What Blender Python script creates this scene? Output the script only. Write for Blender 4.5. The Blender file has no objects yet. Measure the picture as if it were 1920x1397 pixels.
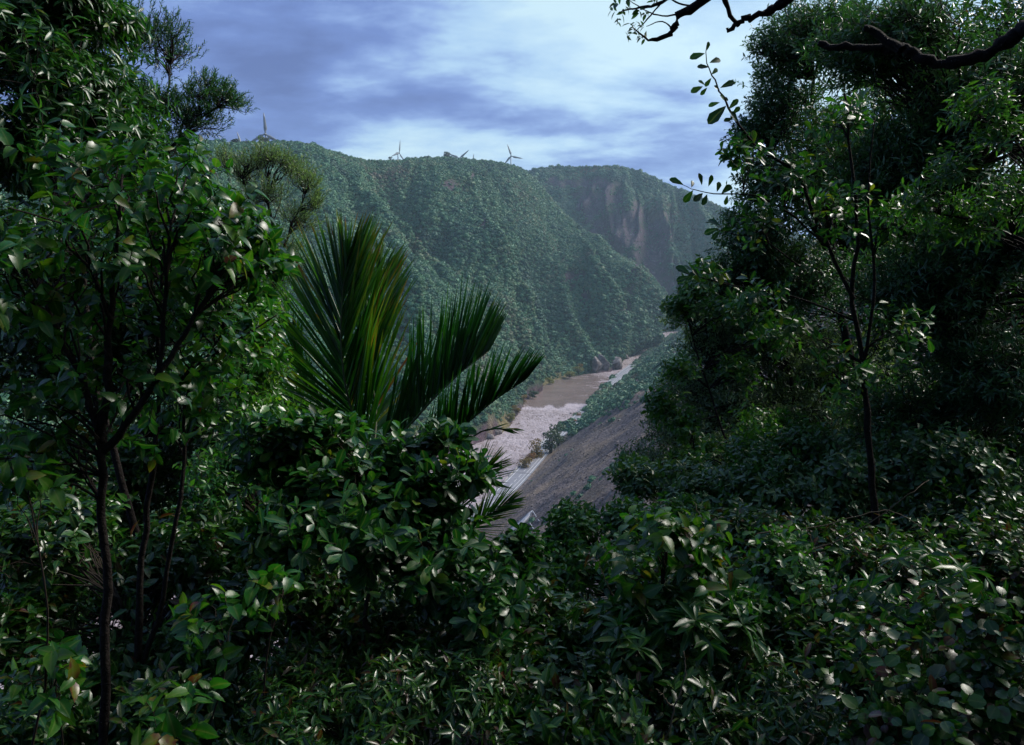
import bpy, math, random
import numpy as np
from mathutils import Vector, Matrix

rng = np.random.default_rng(7)
random.seed(7)
scene = bpy.context.scene
COL = scene.collection

# ------------------------------------------------------------------ camera
F_PX, W_PX, H_PX = 1478.0, 1920.0, 1397.0        # focal length in pixels of the photograph's grid
PITCH = math.atan2(698.5 - 480.0, F_PX)          # tilted down towards the river
CAM = np.array([0.0, 0.0, 130.0])                # 130 m above the river
cam_data = bpy.data.cameras.new('camera')
cam_data.sensor_width = 36.0
cam_data.lens = F_PX / W_PX * 36.0
cam_data.clip_start = 0.05
cam_data.clip_end = 20000.0
cam = bpy.data.objects.new('camera', cam_data)
cam.location = CAM
cam.rotation_euler = (math.pi / 2 - PITCH, 0, 0)
COL.objects.link(cam)
scene.camera = cam

# ------------------------------------------------------------------ sky and sun
SUN_ELEV, SUN_AZ = math.radians(40), math.radians(58)     # azimuth from +Y towards +X
world = bpy.data.worlds.new('World')
scene.world = world
world.use_nodes = True
wn, wl = world.node_tree.nodes, world.node_tree.links
wn.clear()


def node(nodes, kind, **kw):
    n = nodes.new(kind)
    for k, v in kw.items():
        if k.startswith('i_'):
            n.inputs[k[2:].replace('_', ' ')].default_value = v
        else:
            setattr(n, k, v)
    return n


def math_node(nodes, links, op, a, b=None, clamp=False):
    n = nodes.new('ShaderNodeMath')
    n.operation = op
    n.use_clamp = clamp
    for i, x in enumerate((a, b)):
        if x is None:
            continue
        if isinstance(x, (int, float)):
            n.inputs[i].default_value = x
        else:
            links.new(x, n.inputs[i])
    return n.outputs[0]


def ramp(nodes, links, fac, stops, interp='LINEAR'):
    n = nodes.new('ShaderNodeValToRGB')
    cr = n.color_ramp
    cr.interpolation = interp
    while len(cr.elements) < len(stops):
        cr.elements.new(0.5)
    for e, (p, c) in zip(cr.elements, stops):
        e.position = p
        e.color = (*c, 1.0) if len(c) == 3 else c
    if fac is not None:
        links.new(fac, n.inputs['Fac'])
    return n.outputs['Color']


def mixrgb(nodes, links, fac, a, b, mode='MIX'):
    n = nodes.new('ShaderNodeMix')
    n.data_type = 'RGBA'
    n.blend_type = mode
    for sock, x in ((n.inputs['Factor'], fac), (n.inputs[6], a), (n.inputs[7], b)):
        if hasattr(x, 'links') or hasattr(x, 'is_linked'):
            links.new(x, sock)
        elif isinstance(x, (int, float)):
            sock.default_value = x
        else:
            sock.default_value = (*x, 1.0)
    return n.outputs[2]


def build_world():
    tc = wn.new('ShaderNodeTexCoord')
    sep = wn.new('ShaderNodeSeparateXYZ')
    wl.new(tc.outputs['Generated'], sep.inputs[0])
    zz = math_node(wn, wl, 'ADD', math_node(wn, wl, 'MAXIMUM', sep.outputs['Z'], 0.0), 0.22)
    cx = math_node(wn, wl, 'DIVIDE', sep.outputs['X'], zz)
    cy = math_node(wn, wl, 'DIVIDE', sep.outputs['Y'], zz)
    comb = wn.new('ShaderNodeCombineXYZ')
    wl.new(cx, comb.inputs[0])
    wl.new(cy, comb.inputs[1])
    mp = wn.new('ShaderNodeMapping')
    mp.inputs['Rotation'].default_value = (0, 0, math.radians(SKY_ROT))
    mp.inputs['Scale'].default_value = (0.75, 1.0, 1.0)
    mp.inputs['Location'].default_value = SKY_OFFSET
    wl.new(comb.outputs[0], mp.inputs['Vector'])
    big = node(wn, 'ShaderNodeTexNoise', i_Scale=0.9, i_Detail=2.0, i_Roughness=0.5, i_Distortion=0.0)
    fine = node(wn, 'ShaderNodeTexNoise', i_Scale=3.0, i_Detail=6.0, i_Roughness=0.6, i_Distortion=0.1)
    for q in (big, fine):
        wl.new(mp.outputs[0], q.inputs['Vector'])
    # cloud is thinner and brighter on the sun's side of the sky
    glow = math_node(wn, wl, 'MULTIPLY', sep.outputs['X'], 0.20)
    s = math_node(wn, wl, 'ADD', math_node(wn, wl, 'MULTIPLY', big.outputs['Fac'], 0.66),
                  math_node(wn, wl, 'MULTIPLY', fine.outputs['Fac'], 0.54))
    s = math_node(wn, wl, 'ADD', math_node(wn, wl, 'ADD', s, glow), 0.012)
    cloud = ramp(wn, wl, s, [(0.46, (0.72, 1.10, 2.7)), (0.55, (1.05, 1.65, 3.8)), (0.615, (1.75, 2.65, 4.9)), (0.68, (2.9, 4.3, 5.8)), (0.78, (4.6, 6.1, 6.3))])
    gap = ramp(wn, wl, s, [(0.60, (1, 1, 1)), (0.74, (0.7, 0.7, 0.7))])
    sky = wn.new('ShaderNodeTexSky')
    sky.sky_type = 'NISHITA'
    sky.sun_disc = False
    sky.sun_elevation = SUN_ELEV
    sky.sun_rotation = SUN_AZ
    sky.dust_density = 0.6
    col = mixrgb(wn, wl, gap, sky.outputs[0], cloud)
    bg = wn.new('ShaderNodeBackground')
    bg.inputs['Strength'].default_value = 0.08
    wl.new(col, bg.inputs['Color'])
    out = wn.new('ShaderNodeOutputWorld')
    wl.new(bg.outputs[0], out.inputs['Surface'])


SKY_ROT = -20
SKY_OFFSET = (3.1, 1.7, 0.0)
build_world()

sun_data = bpy.data.lights.new('sun', 'SUN')
sun_data.energy = 2.7
sun_data.angle = math.radians(22)
sun_data.color = (1.0, 0.94, 0.86)
sun = bpy.data.objects.new('sun', sun_data)
sd = Vector((math.sin(SUN_AZ) * math.cos(SUN_ELEV), math.cos(SUN_AZ) * math.cos(SUN_ELEV), math.sin(SUN_ELEV)))
sun.rotation_euler = sd.to_track_quat('Z', 'Y').to_euler()
sun.location = (60, 0, 300)
COL.objects.link(sun)

scene.view_settings.view_transform = 'Standard'
scene.view_settings.look = 'None'
scene.view_settings.gamma = 1.0
scene.view_settings.use_curve_mapping = False
scene.view_settings.exposure = 1.02
scene.cycles.max_bounces = 4
scene.cycles.diffuse_bounces = 3
scene.cycles.transmission_bounces = 3
scene.cycles.glossy_bounces = 2
scene.cycles.volume_bounces = 0
scene.cycles.caustics_reflective = False
scene.cycles.caustics_refractive = False
scene.cycles.use_denoising = True

# ------------------------------------------------------------------ geometry helpers
FWD = np.array([0, math.cos(PITCH), -math.sin(PITCH)])
UP = np.array([0, math.sin(PITCH), math.cos(PITCH)])


def ray(u, v):
    return np.array([1.0, 0, 0]) * ((u - 960.0) / F_PX) + UP * (-(v - 698.5) / F_PX) + FWD


def at(u, v, Y):
    """Point seen at photo pixel (u, v) at Y metres in front."""
    d = ray(u, v)
    return CAM + d * (Y / d[1])


def on_level(u, v, z=0.0):
    d = ray(u, v)
    return CAM + d * ((z - CAM[2]) / d[2])


def project(P):
    q = np.atleast_2d(P) - CAM
    dep = q @ FWD
    dep = np.where(dep > 0.01, dep, np.nan)
    return 960 + F_PX * q[:, 0] / dep, 698.5 - F_PX * (q @ UP) / dep, dep


def hash2(ix, iy, seed):
    h = (ix.astype(np.int64) * 374761393 + iy.astype(np.int64) * 668265263 + seed * 974634777) & 0x7fffffff
    h = ((h ^ (h >> 13)) * 1274126177) & 0x7fffffff
    h = h ^ (h >> 16)
    return (h & 0xffff) / 65535.0


def vnoise(x, y, seed=0):
    x, y = np.broadcast_arrays(np.asarray(x, float), np.asarray(y, float))
    ix, iy = np.floor(x), np.floor(y)
    fx, fy = x - ix, y - iy
    fx, fy = fx * fx * (3 - 2 * fx), fy * fy * (3 - 2 * fy)
    a, b = hash2(ix, iy, seed), hash2(ix + 1, iy, seed)
    c, d = hash2(ix, iy + 1, seed), hash2(ix + 1, iy + 1, seed)
    return (a * (1 - fx) + b * fx) * (1 - fy) + (c * (1 - fx) + d * fx) * fy


def fbm(x, y, seed=0, octv=4, gain=0.5):
    t, a, s = 0.0, 1.0, 0.0
    for k in range(octv):
        t = t + a * vnoise(np.asarray(x) * 2 ** k, np.asarray(y) * 2 ** k, seed + 17 * k)
        s += a
        a *= gain
    return t / s


def make_mesh(name, V, faces, mats=(), smooth=False, attrs=None, mat_index=None):
    """V (n,3); faces: list of (m,k) int arrays."""
    me = bpy.data.meshes.new(name)
    V = np.ascontiguousarray(V, dtype=np.float32)
    faces = [np.asarray(f, dtype=np.int32) for f in faces if len(f)]
    me.vertices.add(len(V))
    me.vertices.foreach_set('co', V.ravel())
    loops = np.concatenate([f.ravel() for f in faces])
    sizes = np.concatenate([np.full(len(f), f.shape[1], np.int32) for f in faces])
    me.loops.add(len(loops))
    me.loops.foreach_set('vertex_index', loops)
    me.polygons.add(len(sizes))
    starts = np.concatenate([[0], np.cumsum(sizes)[:-1]]).astype(np.int32)
    me.polygons.foreach_set('loop_start', starts)
    if mat_index is not None:
        me.polygons.foreach_set('material_index', np.asarray(mat_index, np.int32))
    if smooth:
        me.polygons.foreach_set('use_smooth', np.ones(len(sizes), bool))
    for m in mats:
        me.materials.append(m)
    for k, a in (attrs or {}).items():
        at_ = me.attributes.new(k, 'FLOAT', 'POINT')
        at_.data.foreach_set('value', np.ascontiguousarray(a, dtype=np.float32))
    me.update(calc_edges=True)
    me.validate()
    return me


def link(name, me, parent=None, loc=None, **props):
    o = bpy.data.objects.new(name, me)
    COL.objects.link(o)
    if parent is not None:
        o.parent = parent
    if loc is not None:
        o.location = loc
    for k, v in props.items():
        o[k] = v
    return o


def thing(name, label, cat, loc, group=None):
    o = bpy.data.objects.new(name, None)
    COL.objects.link(o)
    o.empty_display_size = 0.2
    o.location = loc
    o['label'] = label
    o['category'] = cat
    if group:
        o['group'] = group
    return o


class Acc:
    """Collects vertices, faces and attributes for one mesh."""

    def __init__(self):
        self.V, self.F, self.n, self.A = [], {}, 0, {}

    def add(self, V, faces, **attrs):
        V = np.asarray(V, float)
        for f in faces:
            f = np.asarray(f)
            if len(f):
                self.F.setdefault(f.shape[1], []).append(f + self.n)
        self.V.append(V)
        for k, a in attrs.items():
            self.A.setdefault(k, []).append(np.broadcast_to(np.asarray(a, float), (len(V),)))
        self.n += len(V)

    def mesh(self, name, mats, smooth=False, origin=None):
        V = np.concatenate(self.V)
        if origin is not None:
            V = V - np.asarray(origin)
        return make_mesh(name, V, [np.concatenate(f) for f in self.F.values()], mats, smooth,
                         {k: np.concatenate(a) for k, a in self.A.items()})


def tube(pts, radii, seg=6, cap=True):
    pts = np.asarray(pts, float)
    k = len(pts)
    radii = np.broadcast_to(np.asarray(radii, float), (k,))
    tan = np.gradient(pts, axis=0)
    tan /= np.linalg.norm(tan, axis=1, keepdims=True) + 1e-9
    ref = np.array([0.31, 0.17, 0.93]) if abs(tan[0, 2]) < 0.8 else np.array([0.9, 0.3, 0.1])
    a = np.cross(tan, ref)
    a /= np.linalg.norm(a, axis=1, keepdims=True) + 1e-9
    b = np.cross(tan, a)
    th = np.arange(seg) * 2 * math.pi / seg
    V = pts[:, None] + radii[:, None, None] * (a[:, None] * np.cos(th)[None, :, None] + b[:, None] * np.sin(th)[None, :, None])
    i = np.arange(k - 1)[:, None] * seg
    j = np.arange(seg)[None]
    jn = (j + 1) % seg
    Q = np.stack([i + j, i + jn, i + seg + jn, i + seg + j], -1).reshape(-1, 4)
    faces = [Q]
    if cap and seg > 2:
        faces.append(np.array([list(range((k - 1) * seg, k * seg))]))
    return V.reshape(-1, 3), faces


def bend(a, b, sag=0.1, n=5, jit=0.05, r=None):
    """A wobbly curve from a to b."""
    r = r or rng
    a, b = np.asarray(a, float), np.asarray(b, float)
    t = np.linspace(0, 1, n)[:, None]
    L = np.linalg.norm(b - a)
    off = np.sin(t * math.pi) * np.array([0, 0, sag * L])
    w = r.normal(0, jit * L, (n, 3)) * np.sin(t * math.pi)
    return a + (b - a) * t + off + w


def smooth_path(pts, n):
    pts = np.asarray(pts, float)
    k = len(pts)
    s = np.linspace(0, k - 1, n)
    i = np.clip(s.astype(int), 0, k - 2)
    f = (s - i)[:, None]
    p0, p1, p2, p3 = pts[np.maximum(i - 1, 0)], pts[i], pts[i + 1], pts[np.minimum(i + 2, k - 1)]
    return 0.5 * (2 * p1 + (p2 - p0) * f + (2 * p0 - 5 * p1 + 4 * p2 - p3) * f ** 2 + (3 * p1 - p0 - 3 * p2 + p3) * f ** 3)


def unit(v):
    return v / (np.linalg.norm(v, axis=-1, keepdims=True) + 1e-9)

# ------------------------------------------------------------------ materials


def new_mat(name):
    m = bpy.data.materials.new(name)
    m.use_nodes = True
    n, l = m.node_tree.nodes, m.node_tree.links
    n.clear()
    out = n.new('ShaderNodeOutputMaterial')
    return m, n, l, out


def simple_mat(name, stops, scale=5.0, rough=0.8, spec=0.3, bump=0.0, bump_scale=None, detail=6.0, coords='Object', metallic=0.0):
    m, n, l, out = new_mat(name)
    tc = n.new('ShaderNodeTexCoord')
    nz = node(n, 'ShaderNodeTexNoise', i_Scale=scale, i_Detail=detail, i_Roughness=0.62)
    l.new(tc.outputs[coords], nz.inputs['Vector'])
    c = ramp(n, l, nz.outputs['Fac'], stops)
    b = n.new('ShaderNodeBsdfPrincipled')
    b.inputs['Roughness'].default_value = rough
    b.inputs['Specular IOR Level'].default_value = spec
    b.inputs['Metallic'].default_value = metallic
    l.new(c, b.inputs['Base Color'])
    if bump:
        nb = node(n, 'ShaderNodeTexNoise', i_Scale=bump_scale or scale * 3, i_Detail=6.0, i_Roughness=0.6)
        l.new(tc.outputs[coords], nb.inputs['Vector'])
        bp = node(n, 'ShaderNodeBump', i_Strength=1.0, i_Distance=bump)
        l.new(nb.outputs['Fac'], bp.inputs['Height'])
        l.new(bp.outputs[0], b.inputs['Normal'])
    l.new(b.outputs[0], out.inputs['Surface'])
    return m


def leaf_mat(name, stops, rough=0.34, spec=0.5, trans=0.3, vein=60.0):
    m, n, l, out = new_mat(name)
    a1 = n.new('ShaderNodeAttribute')
    a1.attribute_name = 'tint'
    a2 = n.new('ShaderNodeAttribute')
    a2.attribute_type = 'OBJECT'
    a2.attribute_name = 'leaf_tint'
    t = math_node(n, l, 'ADD', a1.outputs['Fac'], a2.outputs['Fac'])
    tc = n.new('ShaderNodeTexCoord')
    geo = n.new('ShaderNodeNewGeometry')
    nz = node(n, 'ShaderNodeTexNoise', i_Scale=vein * 0.5, i_Detail=1.0, i_Roughness=0.6)
    l.new(geo.outputs['Position'], nz.inputs['Vector'])
    t2 = math_node(n, l, 'ADD', t, math_node(n, l, 'MULTIPLY', math_node(n, l, 'SUBTRACT', nz.outputs['Fac'], 0.5), 0.35))
    c = ramp(n, l, t2, stops)
    rib = n.new('ShaderNodeAttribute')
    rib.attribute_name = 'rib'
    rf = math_node(n, l, 'MULTIPLY', math_node(n, l, 'POWER', rib.outputs['Fac'], 9.0), 0.55)
    c = mixrgb(n, l, rf, c, (0.16, 0.22, 0.07))
    sp = node(n, 'ShaderNodeTexNoise', i_Scale=vein * 1.6, i_Detail=2.0, i_Roughness=0.7)
    l.new(geo.outputs['Position'], sp.inputs['Vector'])
    blem = ramp(n, l, sp.outputs['Fac'], [(0.66, (0, 0, 0)), (0.72, (0.7, 0.7, 0.7))])
    c = mixrgb(n, l, blem, c, (0.055, 0.038, 0.016))
    b = n.new('ShaderNodeBsdfPrincipled')
    b.inputs['Specular IOR Level'].default_value = spec
    l.new(c, b.inputs['Base Color'])
    rr = math_node(n, l, 'ADD', math_node(n, l, 'MULTIPLY', nz.outputs['Fac'], 0.3), rough - 0.15)
    l.new(rr, b.inputs['Roughness'])
    tr = n.new('ShaderNodeBsdfTranslucent')
    ct = mixrgb(n, l, 1.0, c, (1.5, 1.6, 0.7), 'MULTIPLY')
    l.new(ct, tr.inputs['Color'])
    mx = n.new('ShaderNodeMixShader')
    mx.inputs[0].default_value = trans
    l.new(b.outputs[0], mx.inputs[1])
    l.new(tr.outputs[0], mx.inputs[2])
    l.new(mx.outputs[0], out.inputs['Surface'])
    return m


M_BARK = simple_mat('dark_bark', [(0.3, (0.010, 0.008, 0.008)), (0.6, (0.024, 0.019, 0.017)), (0.8, (0.05, 0.045, 0.04))], 14, 0.9, 0.15, 0.03, 30)
M_TWIG = simple_mat('twig_bark', [(0.3, (0.02, 0.016, 0.013)), (0.7, (0.055, 0.042, 0.03))], 20, 0.8, 0.2)
M_LEAF_GLOSSY = leaf_mat('glossy_leaf', [(0.0, (0.004, 0.030, 0.008)), (0.45, (0.010, 0.080, 0.014)), (0.8, (0.035, 0.150, 0.014)), (1.0, (0.13, 0.17, 0.012))], 0.36, 0.55, 0.32)
M_LEAF_BROAD = leaf_mat('toothed_leaf', [(0.0, (0.006, 0.045, 0.008)), (0.5, (0.018, 0.115, 0.012)), (0.82, (0.075, 0.180, 0.010)), (0.93, (0.14, 0.13, 0.015)), (1.0, (0.10, 0.03, 0.015))], 0.34, 0.6, 0.40)
M_LEAF_FINE = leaf_mat('small_leaf', [(0.0, (0.012, 0.050, 0.016)), (0.5, (0.034, 0.120, 0.034)), (0.85, (0.065, 0.155, 0.036)), (1.0, (0.09, 0.13, 0.02))], 0.36, 0.6, 0.28, 90)
M_LEAF_OLIVE = leaf_mat('olive_leaf', [(0.0, (0.060, 0.110, 0.050)), (0.5, (0.110, 0.190, 0.080)), (0.85, (0.165, 0.235, 0.105)), (1.0, (0.15, 0.115, 0.06))], 0.42, 0.5, 0.42, 90)
M_LEAF_LIME = leaf_mat('lime_leaf', [(0.0, (0.014, 0.085, 0.014)), (0.5, (0.042, 0.160, 0.018)), (1.0, (0.13, 0.23, 0.025))], 0.34, 0.6, 0.38, 90)
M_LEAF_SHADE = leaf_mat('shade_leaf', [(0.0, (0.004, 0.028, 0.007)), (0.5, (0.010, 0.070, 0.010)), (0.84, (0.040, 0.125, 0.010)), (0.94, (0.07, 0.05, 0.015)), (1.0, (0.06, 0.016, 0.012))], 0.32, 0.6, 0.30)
M_PALM = leaf_mat('palm_leaflet', [(0.0, (0.005, 0.028, 0.008)), (0.45, (0.012, 0.080, 0.010)), (0.75, (0.050, 0.155, 0.008)), (0.92, (0.16, 0.15, 0.015)), (1.0, (0.18, 0.07, 0.015))], 0.34, 0.5, 0.40, 25)
M_RACHIS = simple_mat('palm_rachis', [(0.3, (0.04, 0.06, 0.02)), (0.7, (0.09, 0.10, 0.04))], 8, 0.5, 0.4)
M_SOIL = simple_mat('forest_soil', [(0.3, (0.012, 0.010, 0.008)), (0.6, (0.03, 0.024, 0.018)), (0.8, (0.05, 0.045, 0.03))], 3, 0.95, 0.1, 0.05, 9)

# ------------------------------------------------------------------ river banks (metres, river level z = 0)
LB_PX = [(1245, 625), (1212, 633), (1187, 662), (1163, 682), (1149, 697), (1103, 702), (1051, 713), (985, 751), (965, 791), (935, 817), (896, 829)]
RB_PX = [(1262, 629), (1209, 666), (1186, 689), (1149, 716), (1123, 741), (1105, 760), (1091, 781), (1068, 799), (1024, 832), (985, 878), (955, 910), (922, 947)]
LB = np.array([on_level(u, v)[:2] for u, v in LB_PX] + [(-62, 470), (-110, 360), (-165, 230), (-215, 90), (-260, -60)])
RB = np.array([on_level(u, v)[:2] for u, v in RB_PX] + [(-32, 340), (-62, 220), (-98, 100), (-135, -20), (-170, -120)])
LB = np.vstack([[(420, 1560), (330, 1440)], LB])
RB = np.vstack([[(440, 1500), (360, 1410)], RB])


def signed_dist(x, y, poly):
    """Distance to a polyline; positive on its right-hand (+x) side. The polyline runs from far to near."""
    x, y = np.asarray(x, float), np.asarray(y, float)
    best = np.full(x.shape, 1e9)
    sgn = np.ones(x.shape)
    for a, b in zip(poly[:-1], poly[1:]):
        d = b - a
        L2 = d @ d
        t = np.clip(((x - a[0]) * d[0] + (y - a[1]) * d[1]) / L2, 0, 1)
        px, py = a[0] + t * d[0], a[1] + t * d[1]
        dist = np.hypot(x - px, y - py)
        cr = d[0] * (y - a[1]) - d[1] * (x - a[0])
        m = dist < best
        best = np.where(m, dist, best)
        sgn = np.where(m, np.where(cr > 0, 1, -1), sgn)
    return best * sgn


def ground_z(x, y):
    """The near side of the gorge: bank, road shelf, scree slope and the knoll one stands on."""
    x, y = np.asarray(x, float), np.asarray(y, float)
    d = signed_dist(x, y, RB)
    z = np.interp(d, [-40, -4, -0.5, 1.5, 3, 14, 16, 150, 260, 600], [-6, -3, -0.5, 5.0, 6.6, 6.8, 8.0, 104, 160, 250])
    w = np.clip((d - 18) / 20, 0, 1)
    z = z + w * (fbm((0.27 * x + 0.96 * y) / 5.5 + fbm(x / 30, y / 30, 2, 2) * 2, d / 70, 13, 3) - 0.5) * 4.0
    z = z + w * (fbm(x / 34, y / 34, 3, 4) - 0.5) * 9 + w * (fbm(x / 6, y / 6, 8, 3) - 0.5) * 1.2
    k = 128.4 + np.where(x > 0, np.where(x < 6, 0.18 * x, 1.08 + 0.4 * (x - 6)), 0.22 * x) - 0.55 * np.maximum(0, y - 1.5) + 0.45 * np.maximum(0, -y - 0.5)
    k = k + (fbm(x / 2.2, y / 2.2, 5, 3) - 0.5) * 0.35
    k = np.minimum(k, 150 + 0.2 * k)
    near = np.clip((60 - np.hypot(x, np.maximum(y, 0))) / 25, 0, 1)
    return np.maximum(z, k * near + (1 - near) * -50)


def grid_faces(nu, nv):
    i, j = np.meshgrid(np.arange(nu - 1), np.arange(nv - 1), indexing='ij')
    a = i * nv + j
    return np.stack([a, a + 1, a + nv + 1, a + nv], -1).reshape(-1, 4)


# --- terrain material: bare ground / rock / scree by a surface-type attribute
def terrain_mat():
    m, n, l, out = new_mat('hill_ground')
    geo = n.new('ShaderNodeNewGeometry')
    pos = geo.outputs['Position']
    n1 = node(n, 'ShaderNodeTexNoise', i_Scale=0.05, i_Detail=8.0, i_Roughness=0.65)
    l.new(pos, n1.inputs['Vector'])
    mp = n.new('ShaderNodeMapping')
    mp.inputs['Scale'].default_value = (0.10, 0.10, 0.035)
    l.new(pos, mp.inputs['Vector'])
    n2 = node(n, 'ShaderNodeTexNoise', i_Scale=1.6, i_Detail=10.0, i_Roughness=0.7)
    l.new(mp.outputs[0], n2.inputs['Vector'])
    soil = ramp(n, l, n1.outputs['Fac'], [(0.3, (0.035, 0.065, 0.036)), (0.7, (0.07, 0.10, 0.05))])
    rock = ramp(n, l, n2.outputs['Fac'], [(0.30, (0.045, 0.030, 0.043)), (0.46, (0.078, 0.050, 0.068)), (0.58, (0.11, 0.070, 0.085)), (0.70, (0.24, 0.19, 0.235))])
    at_r = n.new('ShaderNodeAttribute')
    at_r.attribute_name = 'rock'
    c = mixrgb(n, l, at_r.outputs['Fac'], soil, rock)
    at_g = n.new('ShaderNodeAttribute')
    at_g.attribute_name = 'dry'
    grass = ramp(n, l, n2.outputs['Fac'], [(0.35, (0.10, 0.085, 0.04)), (0.65, (0.24, 0.20, 0.10))])
    c = mixrgb(n, l, at_g.outputs['Fac'], c, grass)
    b = n.new('ShaderNodeBsdfPrincipled')
    b.inputs['Roughness'].default_value = 0.95
    b.inputs['Specular IOR Level'].default_value = 0.15
    l.new(c, b.inputs['Base Color'])
    bp = node(n, 'ShaderNodeBump', i_Strength=1.0, i_Distance=5.0)
    l.new(n2.outputs['Fac'], bp.inputs['Height'])
    l.new(bp.outputs[0], b.inputs['Normal'])
    l.new(b.outputs[0], out.inputs['Surface'])
    return m


M_TERRAIN = terrain_mat()


def resample(P, n):
    """n points along a list of 3D points, by index."""
    return np.stack([np.interp(np.linspace(0, len(P) - 1, n), np.arange(len(P)), np.asarray(P)[:, k]) for k in range(3)], 1)


class Hill:
    pass


def hill_sheet(base, top, nu, nv, seed, rib=16.0, profile=0.0, back=None, skew=0.0):
    """A hillside between a foot line and a crest line with spurs and gullies running down it, and a plateau behind the crest."""
    B, T = resample(base, nu), resample(top, nu)
    t = np.linspace(0, 1, nv)
    G = B[:, None] * (1 - t)[None, :, None] + T[:, None] * t[None, :, None]
    G[..., 2] += profile * (np.sin(math.pi * t)[None] * (T[:, 2] - B[:, 2])[:, None])
    du = np.gradient(G, axis=0)
    dv = np.gradient(G, axis=1)
    N = unit(np.cross(du, dv))
    N = np.where(N[..., 2:] < 0, -N, N)
    s = np.linspace(0, 1, nu)[:, None] * np.ones((1, nv))
    tt = np.ones((nu, 1)) * t[None]
    L = np.linalg.norm(np.diff(B, axis=0), axis=1).sum()
    x = s * L / 125.0 + skew * tt
    warp = fbm(s * L / 160, tt * 2.2, seed + 5, 3) * 1.4
    r1 = 1 - np.abs(2 * vnoise(x + warp, tt * 0.9 + 3, seed) - 1)
    r2 = 1 - np.abs(2 * vnoise(2.3 * x + 2 * warp, tt * 1.7, seed + 1) - 1)
    r3 = fbm(s * L / 30 + warp, tt * 7, seed + 2, 3)
    fall = np.sin(math.pi * np.clip(tt, 0, 1) ** 0.8) ** 0.7
    disp = fall * rib * (1.1 * (r1 - 0.5) + 0.55 * (r2 - 0.5) + 0.4 * (r3 - 0.5))
    G = G + N * disp[..., None]
    h = Hill()
    h.G, h.s, h.t, h.r1, h.r2 = G, s, tt, r1, r2
    return h


def add_back(h, runs, drops):
    """Adds rows behind the crest so that the hill has a top and a far side."""
    G = h.G
    crest = G[:, -1]
    rows = [crest + np.array([dx, dy, 0]) - np.array([0, 0, dz]) for (dx, dy), dz in zip(runs, drops)]
    return np.concatenate([G, np.stack(rows, 1)], axis=1)

# the big forested ridge across the river: foot line along the far bank, crest line along the skyline, then down the spur to the ravine


B1 = [(*p, 0.0) for p in LB[::-1][0:16]]
foot = [np.array([p[0], p[1], -1.0]) for p in LB[::-1]]      # near -> far
foot_main = foot[:14]                                        # up to (1212, 633)
crest_px = [(-420, 300, 520), (-150, 268, 600), (150, 262, 720), (330, 264, 790), (430, 268, 850), (500, 268, 900), (560, 274, 930), (620, 287, 990), (690, 301, 1060),
            (740, 303, 1110), (800, 298, 1170), (870, 297, 1250), (925, 303, 1310), (962, 312, 1350), (985, 320, 1390), (1012, 358, 1390), (1040, 392, 1380), (1085, 432, 1370),
            (1130, 464, 1350), (1180, 492, 1330), (1210, 530, 1310), (1230, 566, 1300)]
crest_main = [at(*p) for p in crest_px]


def refine(P, n):
    P = np.asarray(P)
    d = np.concatenate([[0], np.cumsum(np.linalg.norm(np.diff(P, axis=0), axis=1))])
    q = np.linspace(0, d[-1], n)
    return np.stack([np.interp(q, d, P[:, k]) for k in range(3)], 1)


h1 = hill_sheet(refine(foot_main, 40), refine(crest_main, 40), 300, 120, 21, rib=66.0, profile=0.03, skew=1.7)
G1 = add_back(h1, [(-25, 70), (-60, 240), (-140, 700), (-300, 1700)], [3, 14, 40, 120])
px, py, _ = project(h1.G.reshape(-1, 3))
px, py = px.reshape(h1.s.shape), py.reshape(h1.s.shape)


def spot(cx, cy, rx, ry, px, py, seed, soft=0.5, ang=0.0):
    """A patch of another ground cover around one place of a hillside, with a ragged rim."""
    c, s_ = math.cos(ang), math.sin(ang)
    px, py = np.nan_to_num(px, nan=-9e3), np.nan_to_num(py, nan=-9e3)
    X, Y = (px - cx), (py - cy)
    X, Y = (c * X + s_ * Y) / rx, (-s_ * X + c * Y) / ry
    r = np.hypot(X, Y) + (fbm(px / 14, py / 14, seed, 3) - 0.5) * 1.6
    return np.nan_to_num(np.clip((1 - r) / soft, 0, 1))


rock1 = np.zeros(h1.s.shape)
for cx, cy, rx, ry, ang in [(1075, 520, 22, 30, 0.6), (1180, 560, 10, 40, 0.2), (905, 420, 6, 18, 0.2), (1192, 500, 8, 30, 0.5), (850, 350, 26, 16, 0), (885, 330, 8, 14, .4), (1095, 560, 10, 22, 0.4)]:
    rock1 = np.maximum(rock1, 0.8 * spot(cx, cy, rx, ry, px, py, int(cx), 0.6, ang))
rock1 = np.maximum(rock1, np.clip((0.02 - h1.t) / 0.01 + (fbm(h1.s * 60, h1.t * 20, 3, 2) - 0.45) * 3, 0, 1) * (h1.t < 0.07))
dry1 = np.clip((0.05 - h1.t) / 0.03, 0, 1) * np.clip((fbm(h1.s * 45, h1.t * 10, 31, 2) - 0.5) * 5, 0, 1)
nv1 = G1.shape[1]
pad = lambda a, n: np.concatenate([a, np.zeros((a.shape[0], n))], 1)
me = make_mesh('far_hillside', G1.reshape(-1, 3), [grid_faces(300, nv1)], [M_TERRAIN], True,
               {'rock': pad(rock1, 4).ravel(), 'dry': pad(dry1, 4).ravel()})
link('far_hillside', me, kind='structure')

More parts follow.
